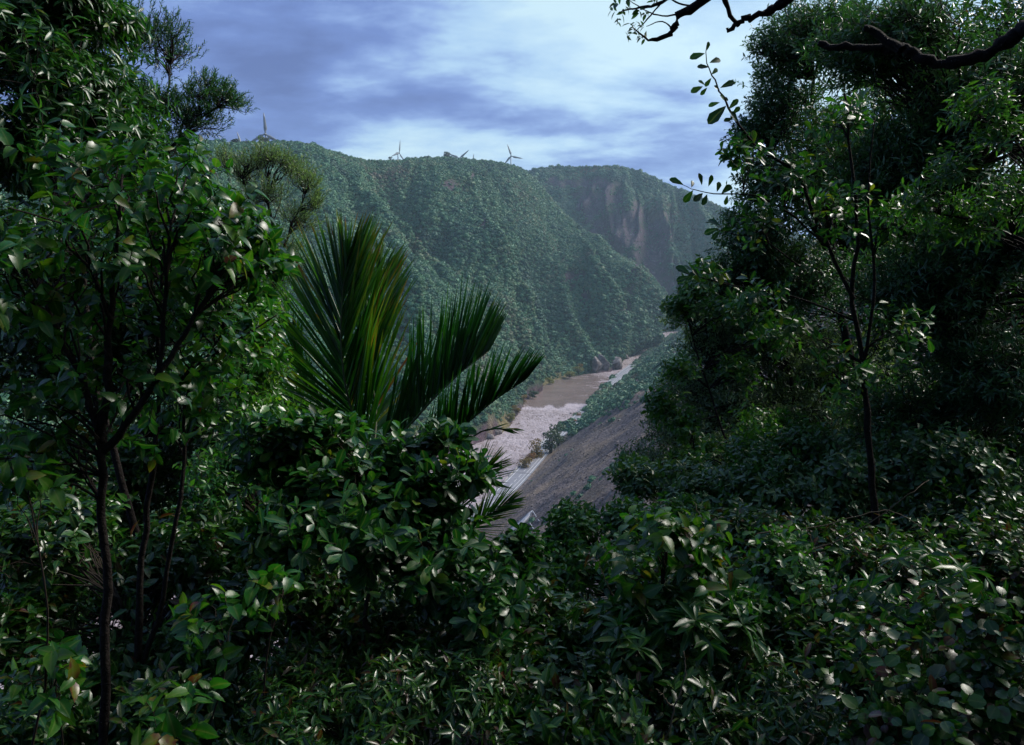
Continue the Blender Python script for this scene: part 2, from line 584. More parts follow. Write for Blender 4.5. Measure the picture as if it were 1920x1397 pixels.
# the second hill behind the ravine
base2_px = [(860, 470, 1750), (1000, 470, 1640), (1100, 560, 1520), (1180, 600, 1430), (1236, 622, 1360), (1290, 625, 1380), (1400, 620, 1460), (1560, 600, 1600), (1800, 590, 1700)]
top2_px = [(860, 330, 1960), (985, 321, 1880), (1030, 313, 1840), (1100, 312, 1800), (1160, 313, 1750), (1200, 320, 1720), (1250, 345, 1690), (1300, 366, 1660), (1350, 386, 1640), (1450, 430, 1640), (1800, 520, 1750)]
h2 = hill_sheet([at(*p) for p in base2_px], [at(*p) for p in top2_px], 200, 100, 77, rib=60.0, profile=0.06, skew=0.5)
G2 = add_back(h2, [(10, 80), (60, 300), (200, 900)], [4, 30, 200])
px, py, _ = project(h2.G.reshape(-1, 3))
px, py = px.reshape(h2.s.shape), py.reshape(h2.s.shape)
rock2 = np.zeros(h2.s.shape)
for cx, cy, rx, ry, ang in [(1108, 385, 40, 50, 0.6), (1160, 425, 54, 56, 0.4), (1215, 495, 50, 50, .3), (1195, 400, 22, 34, 0), (1235, 465, 42, 42, 0.4), (1215, 530, 34, 44, 0.2), (1065, 340, 40, 14, 0), (1230, 430, 40, 46, .5), (1245, 550, 34, 50, 0), (1150, 370, 40, 22, .2), (1185, 450, 60, 50, .4), (1120, 345, 60, 14, 0)]:
    rock2 = np.maximum(rock2, 0.9 * spot(cx, cy, rx, ry, px, py, int(cx + 7), 0.7, ang))
dry2 = np.maximum(spot(1115, 320, 48, 9, px, py, 5, 0.6, -0.12), 0.45 * spot(1230, 405, 18, 16, px, py, 9))
me = make_mesh('back_hill', G2.reshape(-1, 3), [grid_faces(200, G2.shape[1])], [M_TERRAIN], True,
               {'rock': pad(rock2, 3).ravel(), 'dry': pad(dry2, 3).ravel()})
link('back_hill', me, kind='structure')

# ------------------------------------------------------------------ near slope: scree, road shelf, the knoll


def scree_mat():
    m, n, l, out = new_mat('scree_and_soil')
    geo = n.new('ShaderNodeNewGeometry')
    pos = geo.outputs['Position']
    n1 = node(n, 'ShaderNodeTexNoise', i_Scale=0.035, i_Detail=7.0, i_Roughness=0.62)
    n2 = node(n, 'ShaderNodeTexNoise', i_Scale=0.55, i_Detail=9.0, i_Roughness=0.75)
    v = node(n, 'ShaderNodeTexVoronoi', i_Scale=0.8)
    for q in (n1, n2, v):
        l.new(pos, q.inputs['Vector'])
    g = ramp(n, l, n2.outputs['Fac'], [(0.30, (0.045, 0.038, 0.042)), (0.5, (0.115, 0.097, 0.10)), (0.70, (0.28, 0.24, 0.24))])
    tan = ramp(n, l, n2.outputs['Fac'], [(0.3, (0.10, 0.075, 0.055)), (0.7, (0.28, 0.22, 0.17))])
    f = ramp(n, l, n1.outputs['Fac'], [(0.46, (0, 0, 0)), (0.60, (0.85, 0.85, 0.85))])
    c = mixrgb(n, l, f, g, tan)
    a = n.new('ShaderNodeAttribute')
    a.attribute_name = 'soil'
    soil = ramp(n, l, n2.outputs['Fac'], [(0.3, (0.010, 0.009, 0.007)), (0.7, (0.035, 0.03, 0.022))])
    c = mixrgb(n, l, a.outputs['Fac'], c, soil)
    b = n.new('ShaderNodeBsdfPrincipled')
    b.inputs['Roughness'].default_value = 0.95
    b.inputs['Specular IOR Level'].default_value = 0.15
    l.new(c, b.inputs['Base Color'])
    bp = node(n, 'ShaderNodeBump', i_Strength=1.0, i_Distance=0.8)
    l.new(math_node(n, l, 'ADD', n2.outputs['Fac'], math_node(n, l, 'MULTIPLY', v.outputs['Distance'], 0.4)), bp.inputs['Height'])
    l.new(bp.outputs[0], b.inputs['Normal'])
    l.new(b.outputs[0], out.inputs['Surface'])
    return m


gx = np.unique(np.concatenate([np.linspace(-320, -40, 50), np.linspace(-40, -12, 15), np.linspace(-12, 14, 40), np.linspace(14, 250, 90), np.linspace(250, 900, 40)]))
gy = np.unique(np.concatenate([np.linspace(-160, -10, 30), np.linspace(-10, 20, 46), np.linspace(20, 60, 20), np.linspace(60, 900, 240), np.linspace(900, 1600, 60)]))
X, Y = np.meshgrid(gx, gy, indexing='ij')
Z = ground_z(X, Y)
d_rb = signed_dist(X, Y, RB)
soil = np.clip((70 - np.hypot(X, Y)) / 20, 0, 1)
me = make_mesh('near_slope', np.stack([X, Y, Z], -1).reshape(-1, 3), [grid_faces(len(gx), len(gy))], [scree_mat()], True, {'soil': soil.ravel()})
link('near_slope', me, kind='structure')

# ------------------------------------------------------------------ river


def water_mat():
    m, n, l, out = new_mat('muddy_river_water')
    geo = n.new('ShaderNodeNewGeometry')
    a = n.new('ShaderNodeAttribute')
    a.attribute_name = 'rapid'
    mp = n.new('ShaderNodeMapping')
    mp.inputs['Rotation'].default_value = (0, 0, math.radians(18))
    mp.inputs['Scale'].default_value = (0.9, 0.38, 1.0)
    l.new(geo.outputs['Position'], mp.inputs['Vector'])
    nz = node(n, 'ShaderNodeTexNoise', i_Scale=0.34, i_Detail=6.0, i_Roughness=0.58, i_Distortion=1.6)
    l.new(mp.outputs[0], nz.inputs['Vector'])
    f = math_node(n, l, 'ADD', nz.outputs['Fac'], math_node(n, l, 'MULTIPLY', math_node(n, l, 'SUBTRACT', a.outputs['Fac'], 0.5), 0.5))
    foam = ramp(n, l, f, [(0.40, (0, 0, 0)), (0.62, (0.6, 0.6, 0.6)), (0.86, (1, 1, 1))])
    nb = node(n, 'ShaderNodeTexNoise', i_Scale=0.03, i_Detail=4.0)
    l.new(geo.outputs['Position'], nb.inputs['Vector'])
    mud = ramp(n, l, nb.outputs['Fac'], [(0.35, (0.165, 0.122, 0.112)), (0.65, (0.215, 0.162, 0.15))])
    c = mixrgb(n, l, foam, mud, (0.46, 0.40, 0.44))
    b = n.new('ShaderNodeBsdfPrincipled')
    b.inputs['IOR'].default_value = 1.33
    l.new(c, b.inputs['Base Color'])
    l.new(math_node(n, l, 'ADD', math_node(n, l, 'MULTIPLY', foam, 0.45), 0.18), b.inputs['Roughness'])
    nw = node(n, 'ShaderNodeTexNoise', i_Scale=0.8, i_Detail=7.0, i_Roughness=0.6)
    l.new(mp.outputs[0], nw.inputs['Vector'])
    bp = node(n, 'ShaderNodeBump', i_Strength=1.0)
    l.new(math_node(n, l, 'ADD', math_node(n, l, 'MULTIPLY', a.outputs['Fac'], 1.3), 0.12), bp.inputs['Distance'])
    l.new(nw.outputs['Fac'], bp.inputs['Height'])
    l.new(bp.outputs[0], b.inputs['Normal'])
    l.new(b.outputs[0], out.inputs['Surface'])
    return m


def river():
    n_along, n_across = 520, 70
    Lr = refine(np.c_[LB, np.zeros(len(LB))], n_along)
    Rr = refine(np.c_[RB, np.zeros(len(RB))], n_along)
    # pull the two banks into step by their distance up the gorge
    t = np.linspace(-0.12, 1.12, n_across)
    yq = np.concatenate([np.linspace(1500, 900, 120), np.linspace(898, 340, 330), np.linspace(335, -60, 70)])
    lx = np.interp(yq, Lr[::-1, 1], Lr[::-1, 0])
    rx = np.interp(yq, Rr[::-1, 1], Rr[::-1, 0])
    Xr = lx[:, None] * (1 - t) + rx[:, None] * t
    Yr = yq[:, None] * np.ones_like(t)[None] - 0.0 * Xr
    P = np.stack([Xr, Yr, np.zeros_like(Xr)], -1)
    u, v, _ = project(P.reshape(-1, 3))
    u, v = u.reshape(Xr.shape), v.reshape(Xr.shape)
    edge = Yr - (676 + 5 * np.sin(Xr / 7.0) + 0.12 * Xr + 30 * (fbm(Xr / 11, Yr / 14, 4, 4) - 0.5))      # the lip where the pool breaks into rapids
    rap = np.clip(-edge / 3.0, 0, 1) * (0.66 + 0.6 * (fbm(Xr / 14, Yr / 22, 15, 3) - 0.4))
    lip = np.exp(-((edge + 5) / 8.0) ** 2) * 0.45
    far = np.clip((Yr - 835 + (Xr - 95) * 1.1) / 30, 0, 1) * 0.62 * np.clip((Xr - 60) / 40, 0, 1)
    lines = np.clip((fbm(Xr / 16, Yr / 3.2, 11, 3) - 0.58) * 6, 0, 1) * np.clip((Xr - 50) / 30, 0, 1) * 0.7
    rapid = np.clip(np.maximum(np.maximum(rap + lip, far), np.where(edge > 0, lines, 0)), 0, 1)
    P[..., 2] = rapid * 0.55 * ((fbm(Xr / 5, Yr / 3.5, 6, 4) - 0.5) * 2.6) + np.where(edge < 0, -0.5, 0.0)
    me = make_mesh('river', P.reshape(-1, 3), [grid_faces(len(yq), n_across)], [water_mat()], True, {'rapid': rapid.ravel()})
    link('river', me, kind='structure')


river()
# ------------------------------------------------------------------ forest on the hillsides (one mass: stuff)


def crown_mesh(name, seed, mat, spiky=0.22, flat=0.75, flecks=160):
    r = np.random.default_rng(seed)
    import bmesh
    bm = bmesh.new()
    bmesh.ops.create_icosphere(bm, subdivisions=2, radius=1.0)
    V = np.array([v.co[:] for v in bm.verts])
    F = np.array([[v.index for v in f.verts] for f in bm.faces])
    bm.free()
    lob = unit(r.normal(size=(9, 3)))
    lob[:, 2] = np.abs(lob[:, 2])
    d = V @ lob.T
    rad = 0.72 + 0.32 * np.clip(d, 0, 1).max(1) ** 3 + r.normal(0, 0.05, len(V))
    V = V * rad[:, None] * np.array([1, 1, flat])
    acc = Acc()
    acc.add(V, [F])
    dirs = unit(r.normal(size=(flecks, 3)) + np.array([0, 0, 0.5]))
    c = dirs * (0.85 + 0.25 * r.random((flecks, 1))) * np.array([1, 1, flat])
    a = unit(np.cross(dirs, r.normal(size=(flecks, 3))))
    b = unit(np.cross(a, dirs) + 0.6 * dirs)
    s = spiky * (0.5 + r.random((flecks, 1)))
    T = np.stack([c - a * s * 0.5, c + a * s * 0.5, c + b * s], 1).reshape(-1, 3)
    acc.add(T, [np.arange(3 * flecks).reshape(-1, 3)])
    return acc.mesh(name, [mat])


def forest_mat(name, stops, patch=0.008):
    m, n, l, out = new_mat(name)
    oi = n.new('ShaderNodeObjectInfo')
    geo = n.new('ShaderNodeNewGeometry')
    nz = node(n, 'ShaderNodeTexNoise', i_Scale=patch, i_Detail=4.0, i_Roughness=0.65)
    l.new(oi.outputs['Location'], nz.inputs['Vector'])
    nf = node(n, 'ShaderNodeTexNoise', i_Scale=0.9, i_Detail=2.0, i_Roughness=0.7)
    l.new(geo.outputs['Position'], nf.inputs['Vector'])
    t = math_node(n, l, 'ADD', math_node(n, l, 'SUBTRACT', math_node(n, l, 'MULTIPLY', nz.outputs['Fac'], 1.25), 0.25), math_node(n, l, 'MULTIPLY', oi.outputs['Random'], 0.28))
    t = math_node(n, l, 'ADD', t, math_node(n, l, 'MULTIPLY', math_node(n, l, 'SUBTRACT', nf.outputs['Fac'], 0.5), 0.45))
    c = ramp(n, l, t, stops)
    b = n.new('ShaderNodeBsdfPrincipled')
    b.inputs['Roughness'].default_value = 0.6
    b.inputs['Specular IOR Level'].default_value = 0.35
    l.new(c, b.inputs['Base Color'])
    l.new(b.outputs[0], out.inputs['Surface'])
    return m


M_FOREST = forest_mat('forest_canopy', [(0.28, (0.022, 0.080, 0.052)), (0.42, (0.040, 0.140, 0.080)), (0.55, (0.070, 0.200, 0.095)), (0.68, (0.105, 0.185, 0.090)), (0.8, (0.145, 0.150, 0.095)), (0.92, (0.14, 0.10, 0.08))])
crown_col = bpy.data.collections.new('crown_shapes')
for k in range(5):
    o = bpy.data.objects.new('forest_crown', crown_mesh('forest_crown', 40 + k, M_FOREST, 0.34, [0.75, 1.0, 0.85, 1.15, 0.65][k]))
    crown_col.objects.link(o)


def scatter_group(col):
    ng = bpy.data.node_groups.new('scatter_crowns', 'GeometryNodeTree')
    ng.interface.new_socket('Geometry', in_out='INPUT', socket_type='NodeSocketGeometry')
    ng.interface.new_socket('Geometry', in_out='OUTPUT', socket_type='NodeSocketGeometry')
    n, l = ng.nodes, ng.links
    gi, go = n.new('NodeGroupInput'), n.new('NodeGroupOutput')
    iop = n.new('GeometryNodeInstanceOnPoints')
    ci = n.new('GeometryNodeCollectionInfo')
    ci.inputs['Collection'].default_value = col
    ci.inputs['Separate Children'].default_value = True
    ci.inputs['Reset Children'].default_value = True
    iop.inputs['Pick Instance'].default_value = True
    sc = n.new('GeometryNodeInputNamedAttribute')
    sc.data_type = 'FLOAT'
    sc.inputs['Name'].default_value = 'size'
    rt = n.new('GeometryNodeInputNamedAttribute')
    rt.data_type = 'FLOAT'
    rt.inputs['Name'].default_value = 'turn'
    comb = n.new('ShaderNodeCombineXYZ')
    rv = n.new('FunctionNodeRandomValue')
    rv.data_type = 'INT'
    rv.inputs[4].default_value = 0
    rv.inputs[5].default_value = 4
    l.new(rt.outputs['Attribute'], comb.inputs['Z'])
    l.new(gi.outputs[0], iop.inputs['Points'])
    l.new(ci.outputs[0], iop.inputs['Instance'])
    l.new(rv.outputs[2], iop.inputs['Instance Index'])
    l.new(comb.outputs[0], iop.inputs['Rotation'])
    l.new(sc.outputs['Attribute'], iop.inputs['Scale'])
    l.new(iop.outputs[0], go.inputs[0])
    return ng


SCATTER = scatter_group(crown_col)


def forest(name, P, size, label, cat='forest', group=None):
    me = bpy.data.meshes.new(name)
    me.vertices.add(len(P))
    me.vertices.foreach_set('co', np.ascontiguousarray(P, np.float32).ravel())
    for k, a in (('size', size), ('turn', rng.random(len(P)) * 6.283)):
        at_ = me.attributes.new(k, 'FLOAT', 'POINT')
        at_.data.foreach_set('value', np.ascontiguousarray(a, np.float32))
    o = link(name, me, kind='stuff', label=label, category=cat)
    md = o.modifiers.new('scatter', 'NODES')
    md.node_group = group or SCATTER
    return o


def sample_sheet(G, weight, n, seed):
    """n points spread over a grid sheet in proportion to area x weight."""
    r = np.random.default_rng(seed)
    a, b, c, d = G[:-1, :-1], G[1:, :-1], G[1:, 1:], G[:-1, 1:]
    area = 0.5 * np.linalg.norm(np.cross(c - a, d - b), axis=-1)
    w = (area * weight[:-1, :-1]).ravel()
    idx = r.choice(len(w), n, p=w / w.sum())
    i, j = np.unravel_index(idx, area.shape)
    p, q = r.random((n, 1)), r.random((n, 1))
    P = G[i, j] * (1 - p) * (1 - q) + G[i + 1, j] * p * (1 - q) + G[i + 1, j + 1] * p * q + G[i, j + 1] * (1 - p) * q
    return P, i, j


w1 = np.clip(1 - 1.15 * rock1, 0.03, 1) * np.clip(1 - 0.5 * dry1, 0.1, 1) * np.where(h1.t < 0.012, 0.0, 1) * np.where(h1.s < 0.12, 0.3, 1.0)
P1, i1, j1 = sample_sheet(h1.G, w1, 105000, 3)
s1 = np.clip(np.exp(rng.normal(math.log(1.3), 0.42, len(P1))), 0.7, 5.0) * (0.65 + 0.35 * np.clip(1 - rock1[i1, j1] * 2, 0, 1)) * np.interp(h1.t[i1, j1], [0, 0.06, 0.2, 0.9, 1], [0.7, 1.0, 1.1, 1.0, 0.85])
forest('forest_on_far_hillside', P1 + np.array([0, 0, 0.5]), s1, 'dense native forest covering the big ridge across the river')
w2 = np.clip(1 - 1.7 * rock2, 0.08, 1) * np.clip(1 - 1.05 * dry2, 0.02, 1)
P2, i2, j2 = sample_sheet(h2.G, w2, 40000, 4)
s2 = np.clip(np.exp(rng.normal(math.log(1.9), 0.4, len(P2))), 1.5, 6) * (0.45 + 0.55 * np.clip(1 - rock2[i2, j2] * 2, 0, 1))
forest('forest_on_back_hill', P2 + np.array([0, 0, 0.5]), s2, 'dark scrubby forest on the rocky hill behind the ravine')

# bush between the road and the scree
gxx, gyy = np.meshgrid(np.linspace(-20, 260, 141), np.linspace(430, 1250, 401), indexing='ij')
Gs = np.stack([gxx, gyy, ground_z(gxx, gyy)], -1)
ds = signed_dist(gxx, gyy, RB)
pu, pv, _ = project(Gs.reshape(-1, 3))
pu, pv = pu.reshape(gxx.shape), pv.reshape(gxx.shape)
upper = np.interp(pu, [990, 1030, 1060, 1100, 1140, 1180, 1230, 1300], [850, 838, 822, 800, 778, 752, 722, 690])   # scree's upper rim follows a line down the slope
edge_n = (fbm(gxx / 16, gyy / 16, 44, 3) - 0.5) * 26
bw = ((ds > 0.0) & (pv < upper + edge_n)).astype(float)
on_road = (ds > 2.0) & (ds < 15.5)
bw *= np.where(on_road & (pu > 1142) & (pu < 1182), 0, 1) * np.where(on_road & (pu > 1072) & (pu < 1090), 0.0, 1) * np.where((ds < 15.5) & (gyy < 545), 0.0, 1) * np.where(ds < 15.5, 2.2, 1.0)
P3, i3, j3 = sample_sheet(Gs, bw, 7000, 5)
s3 = np.clip(np.exp(rng.normal(math.log(1.9), 0.35, len(P3))), 0.8, 3.6)
s3 = np.where(ds[i3, j3] < 1.5, np.minimum(s3, 1.6), s3) * np.where((P3[:, 1] > 830) & (ds[i3, j3] < 18), 0.6, 1.0)
forest('bush_above_road', P3 + np.array([0, 0, 0.2]), s3, 'thick green bush between the closed road and the grey scree')

# ------------------------------------------------------------------ wind turbines on the skyline
M_TURB = simple_mat('turbine_backlit', [(0.3, (0.10, 0.11, 0.13)), (0.7, (0.14, 0.15, 0.17))], 0.3, 0.45, 0.4)  # turbines darkened as if backlit, the shade put into the base colour


def turbine(u, v, Y, R, yaw, blade_deg, label, drop=85.0):
    """Three-bladed turbine with its hub at a place on the skyline."""
    hub = at(u, v, Y)
    base = hub - np.array([0, 0, drop])
    t = thing('wind_turbine', label, 'wind turbine', base, 'wind turbines along the ridge')
    V, F = tube([(0, 0, 0), (0, 0, drop * 0.5), (0, 0, drop - R * 0.05)], [R * 0.062, R * 0.05, R * 0.036], 14)
    link('tower', make_mesh('tower', V, F, [M_TURB], True), t)
    yawd = np.array([math.sin(yaw), -math.cos(yaw), 0])          # the way the rotor faces
    side = np.array([math.cos(yaw), math.sin(yaw), 0])
    c = np.array([0, 0, drop])
    # nacelle: tapered box
    acc = Acc()
    prof = [(-0.16, 0.036, 0.04), (-0.10, 0.05, 0.055), (0.03, 0.05, 0.055), (0.09, 0.035, 0.04)]
    rings = []
    for q, a, b in prof:
        ctr = c + yawd * q * R
        rings.append([ctr + side * sx * a * R + np.array([0, 0, sz * b * R]) for sx, sz in ((-1, -.8), (1, -.8), (1, .6), (.7, 1), (-.7, 1), (-1, .6))])
    V = np.array(rings).reshape(-1, 3)
    i = np.arange(3)[:, None] * 6
    j = np.arange(6)[None]
    Q = np.stack([i + j, i + (j + 1) % 6, i + 6 + (j + 1) % 6, i + 6 + j], -1).reshape(-1, 4)
    link('nacelle', make_mesh('nacelle', V, [Q, np.array([[0, 1, 2, 3, 4, 5], [18, 19, 20, 21, 22, 23]])], [M_TURB]), t)
    hc = c + yawd * R * 0.13
    V, F = tube([hc - yawd * R * 0.045, hc, hc + yawd * R * 0.04, hc + yawd * R * 0.075], [R * 0.04, R * 0.05, R * 0.038, R * 0.006], 12)
    link('hub', make_mesh('hub', V, F, [M_TURB], True), t)
    for k in range(3):
        a = math.radians(blade_deg + 120 * k)
        bd = side * math.sin(a) + np.array([0, 0, math.cos(a)])
        ch = np.cross(bd, yawd)
        sec = [(0.03, 0.025, 0.025, 0), (0.12, 0.028, 0.024, 0), (0.24, 0.062, 0.016, .15), (0.5, 0.046, 0.010, .1), (0.8, 0.030, 0.006, .05), (1.0, 0.010, 0.003, 0)]
        V = []
        for q, w, th, tw in sec:
            o = hc + bd * q * R
            for x, y in ((-0.35, 0), (0, 1), (0.65, 0), (0, -1)):
                V.append(o + ch * x * w * 2.8 * R + yawd * (y * th + tw * x * w) * R)
        i = np.arange(5)[:, None] * 4
        j = np.arange(4)[None]
        Q = np.stack([i + j, i + (j + 1) % 4, i + 4 + (j + 1) % 4, i + 4 + j], -1).reshape(-1, 4)
        link('blade', make_mesh('blade', np.array(V), [Q, np.array([[20, 21, 22, 23]])], [M_TURB], True), t)
    return t


turbine(498, 252, 1320, 33, 0.15, -2, 'nearest wind turbine, one blade straight up, above the ridge beside the lacy tree')
turbine(452, 274, 1650, 28, 0.35, -14, 'wind turbine with only a blade tip over the ridge, hard by the lacy tree', 80)
turbine(746, 287, 1900, 30, 1.05, 9, 'wind turbine seen nearly side on, tall upright blade, over the dip in the ridge')
turbine(861, 297, 2000, 31, 0.1, 50, 'wind turbine sunk behind the ridge with two blades spread in a V')
turbine(885, 310, 2150, 30, 0.6, 6, 'wind turbine showing only one thin upright blade behind the ridge', 90)
turbine(958, 293, 1950, 29, 0.2, -20, 'wind turbine with whole rotor on show at the ridge end, above the ravine')

# ------------------------------------------------------------------ lone trees on the skyline, shrubs and rocks by the water
M_DARKTREE = leaf_mat('skyline_leaf', [(0.0, (0.018, 0.032, 0.018)), (1.0, (0.045, 0.075, 0.035))], 0.5, 0.3, 0.15, 3)
M_GOLD = leaf_mat('golden_leaf', [(0.0, (0.11, 0.075, 0.03)), (0.6, (0.19, 0.13, 0.05)), (1.0, (0.26, 0.19, 0.08))], 0.6, 0.2, 0.3, 3)
M_RUST = leaf_mat('rust_leaf', [(0.0, (0.13, 0.06, 0.035)), (1.0, (0.28, 0.15, 0.08))], 0.6, 0.2, 0.3, 3)
M_YGREEN = leaf_mat('willow_leaf', [(0.0, (0.09, 0.10, 0.03)), (1.0, (0.22, 0.21, 0.07))], 0.6, 0.2, 0.3, 3)
M_MIDGREEN = leaf_mat('bush_leaf', [(0.0, (0.022, 0.050, 0.028)), (1.0, (0.060, 0.10, 0.045))], 0.55, 0.3, 0.2, 3)


def fleck_leaves(C, N, size, r):
    """Small leaf-clump faces (bent quads) at C facing N."""
    n = len(C)
    a = unit(np.cross(N, r.normal(size=(n, 3))))
    b = np.cross(N, a)
    s = size * (0.6 + 0.8 * r.random((n, 1)))
    V = np.stack([C - a * s * .5, C - b * s * .35 + N * s * .1, C + a * s * .6, C + b * s * .4 + N * s * .12], 1).reshape(-1, 3)
    return V, np.arange(4 * n).reshape(-1, 4)


def small_tree(name, label, cat, base, h, w, mat, seed, n=260, stems=1, lobes=5, group=None, trunk_frac=0.35, fl=0.13):
    r = np.random.default_rng(seed)
    t = thing(name, label, cat, base, group)
    wood = Acc()
    leaves = Acc()
    for s in range(stems):
        lean = r.normal(0, 0.12, 2) * w
        top = np.array([lean[0], lean[1], h * 0.7])
        V, F = tube(bend((r.normal(0, .04) * w, r.normal(0, .04) * w, -h * 0.05), top, 0, 5, 0.03, r), np.linspace(0.035, 0.012, 5) * h, 5)
        wood.add(V, F)
    for k in range(lobes):
        a = 6.283 * (k + r.random() * .6) / lobes
        rr = w * 0.30 * (0.4 + 0.6 * r.random())
        c = np.array([math.cos(a) * rr, math.sin(a) * rr, h * (trunk_frac + (0.9 - trunk_frac) * r.random() ** .8)])
        V, F = tube(bend((0, 0, h * trunk_frac * .8), c, 0.05, 4, 0.04, r), np.linspace(0.018, 0.006, 4) * h, 4)
        wood.add(V, F)
        m = n // lobes
        dirs = unit(r.normal(size=(m, 3)) + np.array([0, 0, .35]))
        rad = (0.6 + 0.4 * r.random((m, 1))) * np.array([w * .27, w * .27, h * .19]) * (0.7 + 0.6 * r.random())
        C = c + dirs * rad
        V, Q = fleck_leaves(C, unit(dirs + r.normal(0, .45, (m, 3))), fl * w, r)
        leaves.add(V, [Q], tint=np.repeat(np.clip(r.normal(.5, .22, m), 0, 1), 4))
    link('trunk', wood.mesh('trunk', [M_TWIG], True), t)
    link('crown', leaves.mesh('crown', [mat]), t)
    return t


for i, (u, v, Y, h, w, lab) in enumerate([
        (496, 274, 905, 9, 13, 'flat-topped tree on the ridge in front of the nearest turbine'),
        (440, 272, 860, 6, 10, 'low spreading tree on the ridge close to the lacy tree'),
        (461, 272, 870, 4, 9, 'thin flat tree on the ridge between lacy tree and nearest turbine'),
        (534, 271, 915, 4, 5, 'small round tree on the ridge just past the nearest turbine'),
        (732, 303, 1105, 6, 6, 'small dark tree beside the side-on turbine on the ridge'),
        (780, 301, 1150, 5, 5, 'little round tree on the ridge between side-on turbine and tall dark tree'),
        (838, 301, 1215, 13, 14, 'tallest dark tree on the ridge, next to the V-bladed turbine'),
        (965, 315, 1352, 6, 6, 'stubby tree at the ridge end under the whole-rotor turbine')]):
    p = at(u, v, Y) - np.array([0, 0, 2.0])
    small_tree('skyline_tree', lab, 'tree', p, h + 2.0, w, M_DARKTREE, 300 + i, 420, 1, 7, 'lone trees on the ridge', 0.42)


def bank_point(u, v, z):
    return on_level(u, v, z)


for i, (u, v, z, h, w, mat, lab) in enumerate([
        (1006, 866, 4, 14, 12, M_GOLD, 'tallest golden shrub between the river and the near stretch of road'),
        (986, 888, 3, 11, 9, M_GOLD, 'lower golden shrub at the river edge beside the near road'),
        (995, 876, 3, 9, 8, M_RUST, 'rusty shrub squeezed between the two golden shrubs'),
        (1032, 852, 6, 17, 14, M_MIDGREEN, 'round dark green tree at the bush end above the golden shrubs'),
        (1046, 838, 6, 14, 12, M_MIDGREEN, 'second dark green tree behind the round one by the rapids'),
        (1075, 797, 4, 5, 8, M_RUST, 'reddish scrub on the bank beside the rapids and the road gap'),
        (1084, 786, 4, 5, 6, M_RUST, 'reddish scrub on the bank above the road gap'),
        (1120, 748, 4, 5, 7, M_RUST, 'rust brown scrub on the bank beside the brown pool'),
        (1128, 738, 4, 4, 6, M_GOLD, 'tawny scrub at the pool edge below the road bend'),
        (1085, 701, 1, 8, 14, M_YGREEN, 'yellow-green willow on the far bank left of the rocks'),
        (1068, 708, 1, 6, 13, M_YGREEN, 'low yellow-green willow trailing along the far bank'),
        (1088, 695, 3, 8, 7, M_GOLD, 'upright golden bush behind the willow on the far bank'),
        (1030, 718, 1, 5, 12, M_YGREEN, 'olive scrub on the far bank by the pool'),
        (1000, 745, 1, 6, 11, M_MIDGREEN, 'dark scrub at the bend of the far bank'),
        (968, 776, 1, 7, 10, M_GOLD, 'tawny scrub on the far bank beside the first rapids'),
        (978, 758, 1, 8, 11, M_GOLD, 'golden scrub where the far bank turns to the pool'),
        (958, 790, 1, 6, 9, M_YGREEN, 'olive bush on the far bank just past the palm fronds'),
        (1190, 650, 2, 9, 16, M_GOLD, 'golden scrub on the rocks of the far rapids'),
        (1176, 662, 2, 8, 14, M_RUST, 'brown scrub on the rocks of the far rapids'),
        (1204, 640, 2, 9, 14, M_YGREEN, 'olive scrub where the river goes out of sight')]):
    small_tree('bank_shrub', lab, 'shrub', bank_point(u, v, z), h, w, mat, 500 + i, 900, 4, 9, 'shrubs along the river banks', 0.15, 0.075)

M_ROCK = simple_mat('river_rock', [(0.3, (0.05, 0.042, 0.045)), (0.5, (0.13, 0.11, 0.11)), (0.7, (0.30, 0.27, 0.27))], 0.25, 0.8, 0.3, 0.6, 0.7)


def rock(name, label, u, v, size, seed, group='rocks at the water', z=-1.0):
    import bmesh
    r = np.random.default_rng(seed)
    bm = bmesh.new()
    bmesh.ops.create_icosphere(bm, subdivisions=3, radius=1.0)
    V = np.array([q.co[:] for q in bm.verts])
    F = np.array([[q.index for q in f.verts] for f in bm.faces])
    bm.free()
    pl = unit(r.normal(size=(14, 3)))
    dist = 0.30 + 0.45 * r.random(14)
    for n_, d_ in zip(pl, dist):
        o = V @ n_ - d_
        V = V - np.clip(o, 0, None)[:, None] * n_
    V = V * (1 + 0.10 * (fbm(V[:, 0] * 3 + 5, V[:, 1] * 3 + V[:, 2] * 2, seed, 3) - 0.5))[:, None] * np.asarray(size)
    me = make_mesh(name, V, [F], [M_ROCK])
    o = link(name, me, None, on_level(u, v, z) + np.array([0, 0, size[2] * 0.25]), label=label, category='rock', group=group)
    o.rotation_euler = (0, 0, r.random() * 6)
    return o


for i, (u, v, s, lab) in enumerate([
        (1118, 699, (13, 10, 16), 'striped grey bluff rock next to the willow at the pool'),
        (1131, 697, (12, 10, 19), 'middle pale bluff rock rising from the pool edge'),
        (1147, 693, (16, 12, 22), 'largest slanting bluff rock where the far rapids begin'),
        (1158, 684, (14, 11, 15), 'dark bluff rock beside the far rapids'),
        (1172, 674, (10, 9, 9), 'low rock shelf along the far rapids'),
        (1186, 662, (12, 9, 8), 'rock ledge under the golden scrub at the far rapids'),
        (1200, 648, (12, 10, 8), 'farthest rock ledge before the river goes out of sight'),
        (930, 816, (10, 8, 7), 'grey boulder on the far bank at the end of the long palm frond'),
        (905, 822, (13, 8, 7), 'broad grey rock on the far bank under the palm frond'),
        (1071, 777, (2.6, 1.6, 1.6), 'small dark boulder breaking the rapids'),
        (1058, 783, (1.2, 1.0, 1.0), 'tiny dark stone in the rapids'),
        (972, 888, (3.0, 2.4, 2.4), 'reddish dark boulder in the river beside the near road'),
        (950, 913, (2.6, 2.0, 2.2), 'dark boulder at the river edge under the near road')]):
    rock('river_rock', lab, u, v, s, 900 + i)

